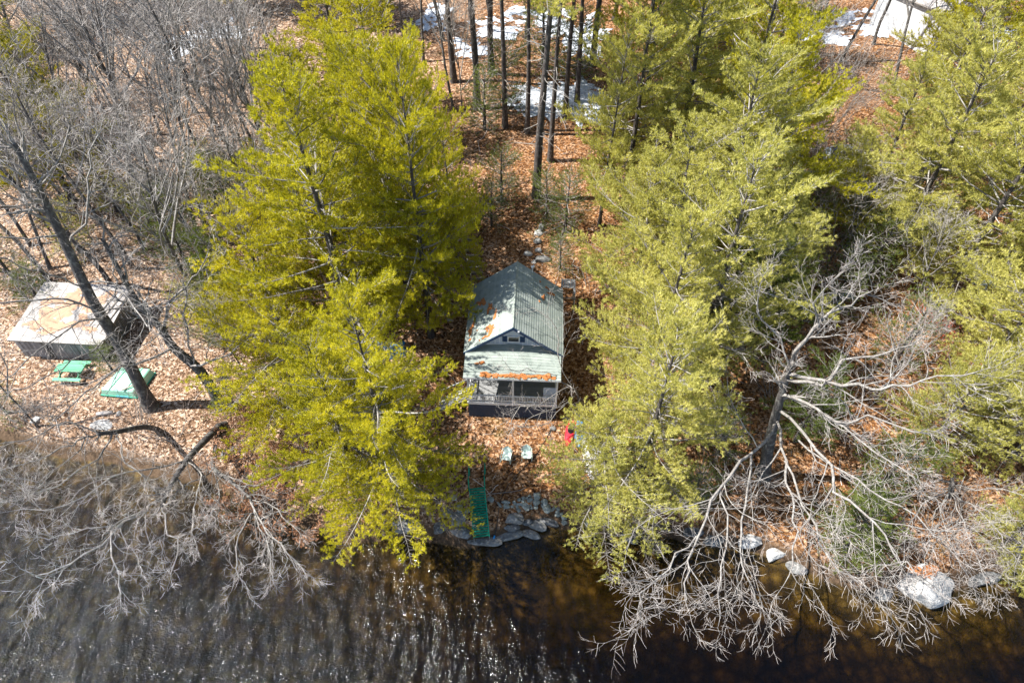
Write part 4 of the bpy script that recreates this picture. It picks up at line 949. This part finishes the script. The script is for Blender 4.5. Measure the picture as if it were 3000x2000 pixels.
# ------------------------------------------------------------------ metal lawn chairs
def chair_parts():
    # shell seat and rounded back, swept from the front edge back and up
    V, F = [], []; rows = []
    prof = [(-.30, .40, .23), (-.22, .415, .26), (-.05, .40, .27), (.12, .375, .27), (.20, .39, .255), (.25, .46, .245), (.29, .58, .26), (.33, .70, .265), (.365, .82, .235), (.385, .89, .175), (.395, .925, .09)]
    nx = 9
    for y, z, hw in prof:
        for i in range(nx):
            u = -1 + 2 * i / (nx - 1); back = max(0, min(1, (z - .40) / .3))
            rows.append((u * hw, y - back * .05 * u * u * 1.2 - (.02 * u * u if back == 0 else 0), z + (1 - back) * .035 * u * u))
    n = len(prof)
    F = [(r * nx + i, r * nx + i + 1, (r + 1) * nx + i + 1, (r + 1) * nx + i) for r in range(n - 1) for i in range(nx - 1)]
    def sub(a, b_):
        me = bpy.data.meshes.new('shell'); fs = [f for f in F if a <= f[0] // nx < b_]
        used = sorted({i for f in fs for i in f}); ix = {v: i for i, v in enumerate(used)}
        vv = [rows[i] for i in used]; m = len(vv); ff = [tuple(ix[i] for i in f) for f in fs]
        up = [(x, y + (0.0 if a == 0 else -.012), z + .012) for x, y, z in vv]
        me.from_pydata(vv + up, [], [tuple(reversed(f)) for f in ff] + [tuple(i + m for i in f) for f in ff])
        me.materials.append(M['chair']); me.polygons.foreach_set('use_smooth', np.ones(len(me.polygons), bool)); return me
    seat, back = sub(0, 5), sub(5, n - 1)
    arm = {}
    for s in (-1, 1):
        x = s * .31; arm[s] = MB().tube([(x, .34, .66), (x, .30, .665), (x, -.22, .63), (x, -.31, .59), (x, -.33, .50), (x, -.32, .30), (x, -.31, .06), (x, -.27, .02), (x, -.2, .016), (x, .30, .016)], .016, 8).mesh('arm', M['chair'], True)
    bar = MB().tube([(-.31, .30, .016), (.31, .30, .016)], .014, 6); bar.tube([(-.31, .05, .40), (.31, .05, .40)], .012, 6); return seat, back, arm, bar.mesh('cross_bar', M['chair'], True)
seat, back, arm, cbar = chair_parts()
for px, py, rz, lab in [(1484, 1346, R(-14), 'pale mint metal lawn chair turned slightly, further from the black hose'), (1543, 1341, R(1), 'pale mint metal lawn chair facing the lake, next to the black hose')]:
    c = empty('lawn_chair', on_ground(px, py), lab, 'chair', 'mint lawn chairs', rz)
    put('seat', seat, c); put('backrest', back, c); put('arm', arm[-1], c); put('arm', arm[1], c); put('cross_bar', cbar, c)

# ------------------------------------------------------------------ hose, foam sleeve
pts = []
for px, py in [(1622, 1243), (1600, 1285), (1572, 1332), (1545, 1360), (1515, 1390), (1490, 1420), (1472, 1450), (1463, 1480), (1458, 1520), (1452, 1560)]:
    p = on_ground(px, py); pts.append((p[0], p[1], max(p[2], .05) + .03))
pts += [tuple(at(1445, 1582, .12)), tuple(at(1440, 1605, -.1)), tuple(at(1436, 1640, -.5))]
tag(MB().tube(pts, .022, 7).build('hose', M['hose'], None, True), 'black hose curving across the lawn and down into the lake', 'hose')
a, b_ = at(1449, 1568, .30), at(1443, 1590, .16)
tag(MB().tube([a, (a + b_) / 2, b_], .055, 10).build('pipe_foam', M['foam'], None, True), 'bright blue foam sleeve round the hose at the waterline', 'foam sleeve')

# ------------------------------------------------------------------ stones
def rock_mesh(seed, flat=.6, sub=3, ang=.35, mat='rock', name='stone'):
    bm = bmesh.new(); bmesh.ops.create_icosphere(bm, subdivisions=sub, radius=1.0); rg = np.random.default_rng(seed)
    K = [(nrmz(rg.normal(size=3)), rg.uniform(.55, .92)) for _ in range(9)]
    for v in bm.verts:
        p = np.array(v.co)
        for d, c in K:
            e = p.dot(d) - c
            if e > 0: p = p - d * e * .9
        p *= 1 + .05 * math.sin(p[0] * 5 + seed) * math.sin(p[1] * 6 + seed * 2) + ang * .06 * rg.normal() * .5
        v.co = (p[0], p[1], p[2] * flat)
    me = bpy.data.meshes.new(name); bm.to_mesh(me); bm.free(); me.materials.append(M[mat]); return me
ROCK = [rock_mesh(300 + i, .62) for i in range(6)]
def rock(px, py, rx, ry, rz_h, label, group, mat='rock', z=None, rot=0.0, name='rock', sink=.35):
    p = on_ground(px, py) if z is None else at(px, py, z)
    rx, ry, rz_h = rx * .82, ry * .82, rz_h * .7
    o = put(name, ROCK[(px + py) % 6], None, (p[0], p[1], p[2] + rz_h * .62 * (1 - sink) - .05), (0, 0, rot), (rx, ry, rz_h))
    o.material_slots[0].link = 'OBJECT'; o.material_slots[0].material = M[mat]; return tag(o, label, 'rock', group)
# retaining wall of stones
wl = on_ground(1520, 1480); sw = empty('stone_wall', wl, 'tumbled dry stone wall along the bank between steps and olive pine', 'wall')
for i, (zx, zy, w_, h_) in enumerate([(142, 322, 110, 36), (148, 378, 100, 62), (62, 360, 30, 80), (255, 328, 60, 40), (318, 288, 58, 38), (375, 265, 55, 42), (422, 268, 36, 42), (458, 240, 42, 38), (368, 308, 48, 30), (458, 296, 70, 62), (548, 240, 110, 90), (540, 318, 100, 80), (318, 345, 150, 30), (230, 376, 60, 34),
                                      (400, 375, 80, 100), (310, 425, 70, 48), (455, 365, 34, 50), (535, 385, 90, 46), (650, 322, 105, 60), (618, 308, 40, 34), (660, 392, 165, 95), (765, 410, 60, 70), (830, 410, 60, 40), (825, 450, 60, 36), (825, 490, 80, 50), (898, 522, 75, 80), (910, 595, 70, 60), (290, 385, 60, 30), (480, 400, 40, 30), (870, 470, 40, 34)]):
    px, py = 1450 + zx / 4.48, 1400 + zy / 4.48; p = on_ground(px, py); sx = w_ / 4.48 / 2000 * 41.5 / 2 * 1.12; sy = h_ / 4.48 / 2000 * 41.5 / .83 / 2 * 1.2
    o = put('stone', ROCK[i % 6], sw, (p[0] - wl[0], p[1] - wl[1], p[2] - wl[2] + .04 + min(sx, sy) * .2), (R(8) * math.sin(i * 3), R(8) * math.cos(i * 5), i * .9 * .3), (sx, sy, max(.12, min(sx, sy) * .9)))
    o.material_slots[0].link = 'OBJECT'; o.material_slots[0].material = M['stone']
for a in [(1505, 1520, .9, .55, .5, 'frost-speckled ledge rock just below the stone wall', 'rock'), (1500, 1545, .75, .4, .4, 'dark ledge rock below the frost-speckled one', 'rock_dark'), (1570, 1540, .85, .5, .55, 'long blue-grey ledge rock beside the amber shallows', 'rock'),
          (1545, 1530, .55, .3, .35, 'small ledge rock wedged above the long blue-grey one', 'rock_dark'), (1600, 1528, 1.0, .35, .45, 'flat mossy ledge rock under the stone wall', 'rock_dark'), (1490, 1572, 1.2, .45, .45, 'wet bluish ledge rock at the waterline beside the foam sleeve', 'rock'),
          (1545, 1565, 1.0, .4, .4, 'half-wet ledge rock between the foam sleeve and the amber shallows', 'rock'), (1420, 1588, 1.3, .45, .42, 'low grey ledge rock under the foot of the green steps', 'rock'), (1345, 1520, .9, .6, .5, 'white-speckled ledge rock on the pine\'s flank of the green steps', 'rock'),
          (1310, 1505, .7, .45, .4, 'pale ledge rock half under rusty litter near the green steps', 'rock'), (1355, 1560, 1.0, .5, .45, 'bluish wet ledge rock where the pine meets the steps', 'rock'), (1290, 1545, .8, .5, .45, 'grey ledge rock under the leaning pine\'s boughs', 'rock_dark'),
          (1330, 1458, .35, .25, .3, 'pale angular stone above the leaning pine\'s litter', 'rock_pale'), (1348, 1488, .3, .4, .3, 'upright grey stone beside the green steps\' upper end', 'stone'), (1437, 1463, .28, .26, .25, 'round grey stone by the green steps and the hose', 'stone'), (1372, 1495, .34, .22, .25, 'flat grey stone tucked against the green steps', 'stone'),
          (1190, 1540, 1.1, .9, .7, 'big bluish rock showing through the leaning pine', 'rock'), (1620, 1256, .26, .24, .3, 'grey stone at the lawn\'s upper corner by the hose end', 'rock'), (775, 1360, .7, .4, .5, 'pale rock in the bank among brown-leaved shrubs', 'rock_pale'), (800, 1385, .5, .35, .4, 'small pale rock next to the pale bank rock', 'rock_pale'), (680, 1330, .9, .6, .6, 'shaded bank rock behind the slender bare tree', 'rock'),
          (2090, 1585, 1.0, .5, .5, 'lichened shore rock under the great bare oak\'s lower limb', 'rock'), (2200, 1585, 1.1, .6, .6, 'pale shore rock in the twigs of the great bare oak', 'rock_pale'), (2270, 1625, 1.0, .5, .5, 'sunlit shore rock before the deep green young pine', 'rock_pale'), (2335, 1665, .9, .5, .45, 'low shore rock at the deep green young pine\'s foot', 'rock'), (2030, 1560, .8, .5, .45, 'dark shore rock under the olive pines', 'rock_dark'),
          (1840, 1575, .9, .5, .45, 'shore rock under the low olive bough', 'rock_dark'), (1730, 1535, .6, .4, .4, 'stone at the end of the stone wall in the olive boughs', 'stone'), (2590, 1740, .8, .5, .4, 'dark wet rock beside the pale boulder', 'rock_dark'), (2880, 1700, 1.4, .5, .5, 'purplish shaded rock past the pale boulder', 'rock_dark'), (2985, 1600, .8, 1.2, .6, 'blue-grey rock past the low yellow boughs', 'rock')]:
    rock(a[0], a[1], a[2], a[3], a[4], a[5], 'rocks along the shore', a[6], rot=math.sin(a[0]) * .4)
for a in [(1585, 668, .42, .55, .45, 'pale boulder furthest up the row behind the cottage'), (1577, 685, .45, .5, .4, 'second pale boulder of the row behind the cottage'), (1577, 708, .5, .45, .45, 'broad pale boulder midway in the row behind the cottage'), (1577, 735, .35, .4, .4, 'rounded dark boulder in the row behind the cottage'), (1547, 745, .45, .38, .35, 'speckled boulder set off from the row, nearest the ridge'), (1590, 762, .8, .5, .5, 'large flat grey boulder ending the row behind the cottage'), (1565, 768, .3, .25, .25, 'small pale stone beside the large flat grey boulder'),
          (1290, 785, .22, .2, .25, 'white stone among litter by the tall dark trunk'), (1322, 790, .32, .25, .25, 'dull white stone by the timber steps'), (1295, 920, .5, .3, .25, 'pale flat stone in the shade between pine and cottage'), (1318, 938, .3, .22, .2, 'small pale stone in the shade between pine and cottage')]:
    rock(a[0], a[1], a[2], a[3], a[4], a[5], 'stones around the cottage', 'rock_pale' if a[2] < .5 else 'rock')
# pale boulder at the water
bp_ = at(2705, 1712, .1); bo = put('boulder', rock_mesh(350, .62, 4, .3, 'rock_pale', 'boulder'), None, (bp_[0], bp_[1], .28), (0, 0, .3), (1.75, 1.35, 1.75)); tag(bo, 'big pale rounded boulder standing in the water under drooping twigs', 'boulder')
V, F = [], []; blob(np.array((bp_[0] - .45, bp_[1] + .25, 1.33)), np.array((1, 0, .05)), np.array((0, 1, .1)), np.array((0, 0, 1.)), .62, .42, 71, V, F)
me = bpy.data.meshes.new('leaf_drift'); me.from_pydata(V, [], F); me.materials.append(M['needle_litter']); tag(put('leaf_litter', me), kind='stuff')
# flat stones and a pale log near the shed bank
for a in [(298, 1246, .95, .65, .25, 'flat weathered slab on the bank downslope of the mint boat'), (348, 1213, .25, .28, .3, 'small white stone beside the pale log'), (105, 1230, .5, .35, .3, 'grey stone on the bank below the shed')]:
    rock(a[0], a[1], a[2], a[3], a[4], a[5], 'stones on the western bank', 'rock_pale')
la, lb = on_ground(287, 1215), on_ground(332, 1211)
tag(MB().tube([la + np.array((0, 0, .12)), (la + lb) / 2 + np.array((0, 0, .14)), lb + np.array((0, 0, .13))], [.13, .14, .12], 10).build('log', M['twig'], None, True), 'short pale barkless log lying below the mint boat', 'log')

# ------------------------------------------------------------------ shed
sA, sB, sC, sD = [np.array(at(*a)) for a in ((26, 994, 3.25), (296, 1008, 3.25), (354, 850, 3.7), (120, 896, 3.7))]
so_ = on_ground(60, 1045); shed = empty('shed', so_, 'low silver-boarded shed with a pale flat roof under leaf litter', 'shed')
fl = sA; fx = (sB - sA); W_ = float(np.linalg.norm(fx[:2])); ang = math.atan2(fx[1], fx[0]); shed.rotation_euler = (0, 0, ang); shed.location = (fl[0] + .12, fl[1] + .1, so_[2]); shz = so_[2]
DP = 5.0; ht = 3.25 - shz; hb = 3.75 - shz
bd = MB().box((.035, 0, (ht - .1) / 2), (.068, .035, ht + .1)).mesh('board', M['shed_board'])
wl_ = MB(); wl_.prism([(.06, .06, -.4), (.06, DP - .1, -.4), (.06, DP - .1, hb - .12), (.06, .06, ht - .1)], (0, 0, 0), (W_ - .4, 0, 0)); shw = wl_.build('wall', M['dark'], shed)
nb = int((W_ - .3) / .075)
for k in range(nb):
    x = .04 + k * (W_ - .35) / nb
    if 1.95 < x < 2.4: continue
    put('board', bd, shw, (x, .02 * math.sin(k * 7.7) * .5, .02 * math.sin(k * 3.1)))
for k in range(36): put('board', bd, shw, (.03 + W_ - .3, .12 + k * .135, .012 * k), (0, 0, R(90)))
MB().box((2.16, .05, ht * .45), (.4, .04, ht * .85)).build('doorway_shade', M['dark'], shed)  # near-black panel: the shade in the door gap is put into its colour
MB().box((1.9, -.03, ht * .45), (.09, .05, ht)).build('post', M['shed_board'], shed); MB().box((4.3, -.03, ht * .45), (.09, .06, ht)).build('post', M['shed_board'], shed)
tilt = math.atan2(hb - ht, DP); rfm = MB(); rfm.prism([(0, -.25, ht - .03), (0, DP + .1, hb), (0, DP + .1, hb + .1), (0, -.25, ht + .07)], (-.15, 0, 0), (W_ + .05, 0, 0)); srf = rfm.build('roof', M['old_wood'], shed)
for k in range(7):
    w0 = (W_ + .2) / 7; b = MB(); x0 = -.15 + k * w0 + .015; b.prism([(0, -.27, ht + .072), (0, DP + .12, hb + .103), (0, DP + .12, hb + .128), (0, -.27, ht + .098)], (x0, 0, 0), (x0 + w0 - .03, 0, 0)); b.build('panel', M['shed_roof'], srf)
for k in range(3): MB().bar((W_ - 1.6 + k * .55, .8, ht + .2), (W_ - .9 + k * .5, 4.4, hb + .16), .06, .05).build('batten', M['old_wood'], srf)
V, F = [], []
cA, sA_ = math.cos(ang), math.sin(ang)
for i, (x, y, rx, ry) in enumerate([(1.6, 1.6, 1.0, .8), (2.6, 2.6, 1.1, .9), (3.2, 1.2, .9, .5), (1.4, 3.4, .7, .6), (3.9, 3.2, .9, .8), (4.4, 1.8, .5, .5), (2.3, .7, .6, .3), (5.0, 3.9, .6, .6), (2.9, 4.2, .9, .5), (.7, 1.2, .35, .3), (5.2, 1.0, .4, .3)]):
    zc = shz + ht + .095 + (hb - ht) * (y + .25) / (DP + .35)
    blob(np.array((shed.location[0] + cA * x - sA_ * y, shed.location[1] + sA_ * x + cA * y, zc)), np.array((cA, sA_, 0)), np.array((-sA_, cA, .1)), np.array((0, 0, 1.)), rx, ry, 80 + i, V, F)
me = bpy.data.meshes.new('leaf_drift'); me.from_pydata(V, [], F); me.materials.append(M['leaf_mat']); tag(put('leaf_litter', me), kind='stuff')

# ------------------------------------------------------------------ upturned mint boat with an oar on it
ba = [at(*q) for q in ((294, 1138, 2.0), (388, 1146, 2.0), (436, 1074, 2.15), (350, 1068, 2.15))]
c0 = sum(ba) / 4; bz = gz(c0[0], c0[1]); boat = empty('upturned_boat', (c0[0], c0[1], bz), 'flat mint-green boat lying upside down between shed and forked oak', 'boat')
top = [q - np.array((c0[0], c0[1], 0)) for q in ba]; top = [np.array((q[0], q[1], .62 + .05 * math.sin(i))) for i, q in enumerate(top)]
low = [np.array((q[0] * 1.13, q[1] * 1.08, .06)) for q in top]
b = MB(); b.add(top + low, [(0, 1, 2, 3), (0, 4, 5, 1), (1, 5, 6, 2), (2, 6, 7, 3), (3, 7, 4, 0), (7, 6, 5, 4)]); b.build('hull', M['mint'], boat, False, .06)
for f_ in (.25, .75):
    p, q = top[0] * (1 - f_) + top[1] * f_, top[3] * (1 - f_) + top[2] * f_; MB().bar(p + np.array((0, 0, .025)), q + np.array((0, 0, .025)), .05, .05).build('runner', M['mint'], boat)
for i in range(4): MB().bar(low[i] + np.array((0, 0, .03)), low[(i + 1) % 4] + np.array((0, 0, .03)), .07, .09).build('gunwale', M['mint_dark'], boat)
p, q = low[0] * .55 + low[1] * .45, low[0] * .2 + low[1] * .8; MB().bar(p + np.array((0, -.06, .12)), q + np.array((0, -.06, .12)), .03, .16).build('stern_plate', M['cyan'], boat)
p, q = top[1] * .7 + top[0] * .35, top[1] * .75 + top[2] * .35; tag(MB().bar(Vector(c0[:2].tolist() + [bz]) + Vector(p.tolist()) + Vector((0, 0, .06)), Vector(c0[:2].tolist() + [bz]) + Vector(q.tolist()) + Vector((0, .1, .08)), .09, .05).build('plank', M['old_wood']), 'weathered brown plank lying across the mint boat\'s stern', 'plank')

# picnic table
pt = on_ground(218, 1100); tbl = empty('picnic_table', pt, 'faded green picnic table with plank top between shed and mint boat', 'table', None, R(-2))
for k in range(5): MB().box((0, .28 - k * .145 + .08, .74), (1.9, .135, .04)).build('plank', M['table_green'], tbl)
for y in (-.72, .85): 
    bn = MB().box((0, y, .43), (1.9, .26, .04)).build('bench', M['table_green'], tbl)
for x in (-.65, .65):
    for s in (-1, 1): MB().bar((x, .07 + s * .62, 0), (x, .07 + s * .22, .72), .09, .05, (1, 0, 0)).build('leg', M['table_green'], tbl)
    MB().box((x, .07, .40), (.06, 1.7, .09)).build('cross_beam', M['table_green'], tbl)

# white tub
tp = on_ground(917, 1042); tub = empty('tub', tp, 'old white oblong tub holding dead leaves, half hidden by pine boughs', 'tub', None, R(24))
def ring(hx, hy, z, n=28, sq=2.6):
    return [(hx * math.copysign(abs(math.cos(a)) ** (2 / sq), math.cos(a)), hy * math.copysign(abs(math.sin(a)) ** (2 / sq), math.sin(a)), z) for a in np.linspace(0, 2 * math.pi, n, endpoint=False)]
rr = [ring(.58, .24, .03), ring(.68, .31, .25), ring(.72, .34, .48), ring(.77, .39, .50), ring(.77, .39, .53), ring(.70, .32, .52), ring(.64, .28, .3), ring(.55, .22, .14)]
n = 28; P = [p for r_ in rr for p in r_]; F = [(k * n + i, k * n + (i + 1) % n, (k + 1) * n + (i + 1) % n, (k + 1) * n + i) for k in range(len(rr) - 1) for i in range(n)] + [tuple(range(n - 1, -1, -1)), tuple(range((len(rr) - 1) * n, len(rr) * n))]
MB().add(P, F).build('basin', M['tub'], tub, True)
V, F = [], []; blob(np.array((tp[0], tp[1], tp[2] + .24)), np.array((math.cos(R(24)), math.sin(R(24)), 0)), np.array((-math.sin(R(24)), math.cos(R(24)), 0)), np.array((0, 0, 1.)), .45, .2, 91, V, F)
me = bpy.data.meshes.new('leaf_drift'); me.from_pydata(V, [], F); me.materials.append(M['leaf_mat']); tag(put('leaf_litter', me), kind='stuff')

# blue tarpaulins
def tarp(px, py, hx, hy, hgt, rz, seed, label):
    p = on_ground(px, py); n = 22; g_ = np.linspace(-1, 1, n); X, Y = np.meshgrid(g_, g_); rg = np.random.default_rng(seed)
    wx, wy = X * hx + .08 * np.sin(Y * 4 + seed), Y * hy + .08 * np.sin(X * 5 + seed)
    x = wx * math.cos(rz) - wy * math.sin(rz); y = wx * math.sin(rz) + wy * math.cos(rz)
    dome = np.clip(1 - np.maximum(np.abs(X), np.abs(Y)) ** 4, 0, 1) * hgt * (.8 + .2 * np.sin(X * 3 + seed)); fold = .05 * np.sin(X * 9 + Y * 4 + seed) + .04 * np.sin(Y * 13 - X * 3) + .015 * rg.normal(size=X.shape)
    Z = np.maximum(ground(p[0] + x, p[1] + y) - p[2], 0) * 0 + ground(p[0] + x, p[1] + y) - p[2] + dome + fold * (.4 + dome) + .06
    i = np.arange(n - 1)[:, None] * n + np.arange(n - 1); F = np.stack([i, i + 1, i + n + 1, i + n], -1).reshape(-1, 4)
    tag(put('tarpaulin', np_mesh('tarpaulin', np.stack([x, y, Z], -1).reshape(-1, 3), F, M['tarp'], True), None, p), label, 'tarpaulin', 'blue tarpaulins')
tarp(1138, 1030, 1.2, .62, .7, .15, 3, 'bright blue tarpaulin over a low heap beneath the broad pine')
tarp(1128, 1170, .8, .7, .4, -.2, 5, 'blue tarpaulin in deep shade below the brighter one')

# kayaks and canoe
def kayak(px, py, L, W, H, rz, mat, label, name='kayak', up=True, roll=0.0):
    p = on_ground(px, py); k = empty(name, (p[0], p[1], p[2]), label, name, None, rz); n, m = 15, 12; P = []
    for i in range(n):
        u = -1 + 2 * i / (n - 1); f = max(.02, (1 - abs(u) ** 2.4)); rise = .10 * abs(u) ** 3
        for j in range(m):
            a = 2 * math.pi * j / m; hz = H * (.5 + .5 * math.sin(a)) if math.sin(a) > 0 else H * (.5 + .5 * math.sin(a))
            P.append((W / 2 * f * math.cos(a), u * L / 2, rise + hz * (.35 + .65 * f)))
    F = [(i * m + j, i * m + (j + 1) % m, (i + 1) * m + (j + 1) % m, (i + 1) * m + j) for i in range(n - 1) for j in range(m)] + [tuple(range(m - 1, -1, -1)), tuple(range((n - 1) * m, n * m))]
    MB().add(P, F).build('hull', M[mat], k, True)
    cp = [(.19 * math.cos(a), .42 * math.sin(a), H + .012) for a in np.linspace(0, 2 * math.pi, 18, endpoint=False)]
    MB().tube(cp + [cp[0]], .022, 6, False).build('cockpit_rim', M['hose'], k, True)
    MB().prism([(x * .95, y * .95, H - .012) for x, y, z in cp], (0, 0, 0), (0, 0, .02)).build('cockpit', M['dark'], k)
    MB().box((0, -.28, H + .1), (.26, .05, .2), M=Matrix.Rotation(R(-12), 3, 'X')).build('seat_back', M['hose'], k); return k
kayak(1672, 1262, 2.9, .66, .30, R(-14), 'red', 'red kayak lying on the needles beside the porch corner, half under boughs')
kayak(1697, 1268, 2.7, .64, .30, R(-6), 'blue', 'blue kayak lying next to the red one under pine boughs')
def canoe(pa, pb, W, H, label):
    a, b_ = on_ground(*pa), on_ground(*pb); d = b_ - a; L = float(np.linalg.norm(d[:2])); c = (a + b_) / 2; cz = gz(c[0], c[1])
    k = empty('canoe', (c[0], c[1], cz + .04), label, 'canoe', None, math.atan2(d[1], d[0]) - math.pi / 2); n, m = 21, 11; P, Q = [], []
    slope = math.atan2(b_[2] - a[2], L); k.rotation_euler[0] = slope
    for i in range(n):
        u = -1 + 2 * i / (n - 1); f = max(.03, (1 - abs(u) ** 3.2) ** .8); drop = .16 * abs(u) ** 4
        for j in range(m):
            t = math.pi * j / (m - 1); P.append((W / 2 * f * math.copysign(abs(math.cos(t)) ** .8, math.cos(t)), u * L / 2, (H * abs(math.sin(t)) ** .75) * (1 - .15 * abs(u) ** 4) - 0 * drop + .02))
    F = [(i * m + j, i * m + j + 1, (i + 1) * m + j + 1, (i + 1) * m + j) for i in range(n - 1) for j in range(m - 1)] + [tuple(i * m for i in range(n)), ] * 0
    MB().add(P, F).build('hull', M['canoe'], k, True)
    MB().tube([(0, -L / 2, .2 * H)] + [(0, -L / 2 + L * i / 12, H + .03 - (.05 if i in (0, 12) else 0)) for i in range(13)] + [(0, L / 2, .2 * H)], .018, 6).build('keel', M['rim'], k, True)
    for s in (-1, 1): MB().tube([(s * W / 2 * max(.03, (1 - abs(-1 + i / 6) ** 3.2) ** .8), -L / 2 + L * i / 12, .03) for i in range(13)], .022, 6).build('gunwale', M['rim'], k, True)
canoe((1742, 1412), (1715, 1270), .85, .36, 'pale metal canoe lying upside down, speckled with fallen needles')
canoe((1755, 1345), (1738, 1250), .8, .30, 'second pale canoe mostly hidden under boughs behind the speckled one')

# ------------------------------------------------------------------ white car up the slope
cp_ = on_ground(2487, 478); car = empty('car', (cp_[0], cp_[1], gz(cp_[0], cp_[1])), 'white car parked in the woods behind bare branches', 'car', None, R(-10))
def loft(rows, name, mat, parent, cap=True):
    n = len(rows[0]); P = [p for r_ in rows for p in r_]; F = [(k * n + i, k * n + i + 1, (k + 1) * n + i + 1, (k + 1) * n + i) for k in range(len(rows) - 1) for i in range(n - 1)]
    if cap: F += [tuple(range(n)), tuple((len(rows) - 1) * n + i for i in range(n - 1, -1, -1))]
    return MB().add(P, F).build(name, mat, parent, True)
rows = []
for x, wz_, h0, h1 in [(-2.25, .70, .42, .80), (-2.18, .82, .30, .90), (-1.7, .88, .25, .96), (-.9, .90, .22, .95), (.4, .90, .22, .93), (1.1, .89, .22, .90), (1.8, .86, .26, .80), (2.2, .76, .32, .70), (2.3, .60, .42, .62)]:
    rows.append([(x, -wz_ * .92, h0), (x, -wz_, h0 + .12), (x, -wz_, h1 - .10), (x, -wz_ * .93, h1), (x, 0, h1 + .03), (x, wz_ * .93, h1), (x, wz_, h1 - .10), (x, wz_, h0 + .12), (x, wz_ * .92, h0)])
loft(rows, 'body', M['car'], car)
rows = [[(x, -y1, z0), (x2, -y2, z1), (x2, y2, z1), (x, y1, z0)] for x, x2, y1, y2, z0, z1 in [(-1.75, -1.2, .78, .60, .94, 1.36), (-1.2, -1.0, .80, .62, .94, 1.40), (.1, .0, .80, .62, .93, 1.41), (1.05, .35, .78, .58, .92, 1.33)]]
loft(rows, 'windows', M['glass'], car)
rows = [[(x, -y, z), (x, -y, z + .05), (x, 0, z + .075), (x, y, z + .05), (x, y, z)] for x, y, z in [(-1.28, .58, 1.345), (-.9, .64, 1.39), (0, .64, 1.40), (.38, .57, 1.325)]]
loft(rows, 'roof', M['car'], car)
for s in (-1, 1):
    for a, b_ in (((-1.78, s * .77, .95), (-1.2, s * .6, 1.38)), ((-.35, s * .80, .94), (-.35, s * .63, 1.40)), ((1.08, s * .76, .92), (.36, s * .57, 1.34))): MB().bar(a, b_, .09, .04).build('pillar', M['car'], car)
    for x in (-1.4, 1.38):
        w_ = MB().tube([(x, s * .74, .32), (x, s * .90, .32)], .32, 18).build('wheel', M['tyre'], car); MB().tube([(x, s * .895, .32), (x, s * .915, .32)], .19, 12).build('rim', M['rim'], w_)
    MB().box((-2.17, s * .66, .78), (.12, .30, .14)).build('tail_lamp', M['tail'], car, False, .02); MB().box((2.16, s * .58, .60), (.14, .26, .11)).build('headlamp', M['glass'], car, False, .02)
    MB().box((.55, s * .95, .96), (.12, .16, .11)).build('mirror', M['car'], car, False, .02)
MB().box((-2.24, 0, .40), (.12, 1.5, .2)).build('bumper', M['car'], car, False, .03)

# pale grey house, far up
hp = on_ground(2775, 150); hs = empty('grey_house', hp, 'pale grey house showing between the pines far up the slope', 'house', None, R(28))
MB().prism([(-3, 0, -1), (3, 0, -1), (3, 0, 4.6), (0, 0, 6.8), (-3, 0, 4.6)], (0, 0, 0), (0, 8, 0)).build('wall', M['grey_house'], hs)
for s in (-1, 1): MB().prism([(0, 0, 6.95), (s * 3.4, 0, 4.45), (s * 3.4, 0, 4.3), (0, 0, 6.8)], (0, -.35, 0), (0, 8.35, 0)).build('roof', M['shed_roof'], hs)
for x in (-1.4, 1.4):
    wn = MB().box((x, -.02, 3.0), (1.1, .06, 1.4)).build('window', M['white'], hs); MB().box((x, -.055, 3.0), (.95, .02, 1.25)).build('pane', M['glass'], wn)
gb = on_ground(1392, 300); g1 = empty('utility_box', gb, 'small dark green box on a post at a pine\'s foot', 'utility box'); MB().box((0, 0, .85), (.38, .25, .6)).build('cabinet', M['green_box'], g1, False, .02); MB().box((0, 0, .28), (.09, .09, .58)).build('post', M['old_wood'], g1)

# ------------------------------------------------------------------ fallen sticks and loose leaves on the ground
rng = np.random.default_rng(9)
N = 62000; lx = rng.uniform(-34, 30, N); ly = rng.uniform(19, 66, N); dd = ly - shore_y(lx)
keep = (dd > 1.2) & ~((np.abs(lx) < 3.2) & (ly > 26.5) & (ly < 34.6)); lx, ly = lx[keep], ly[keep]
V, F = leaf_quads(np.stack([lx, ly, ground(lx, ly) + .03], -1), .062, rng, .25)
tag(put('leaf_litter', np_mesh('leaf_litter', V, F, M['leaf_loose'])), kind='stuff')
br = []
for _ in range(900):
    x, y = rng.uniform(-34, 30), rng.uniform(20, 64)
    if y - shore_y(x) < 1 or (abs(x) < 3.3 and 26.3 < y < 34.8): continue
    a = rng.uniform(0, 6.28); L = rng.lognormal(-.5, .7); n = 5; t = np.linspace(-.5, .5, n); qx = x + np.cos(a) * L * t + rng.normal(size=n) * L * .05; qy = y + np.sin(a) * L * t + rng.normal(size=n) * L * .05
    br.append((np.stack([qx, qy, ground(qx, qy) + .04 + .03 * rng.random(n)], -1), np.linspace(.022, .010, n) * min(1.5, .7 + L * .4)))
V, F = tubes(br, 4); tag(put('fallen_twigs', np_mesh('fallen_twigs', V, F, M['twig'])), kind='stuff')
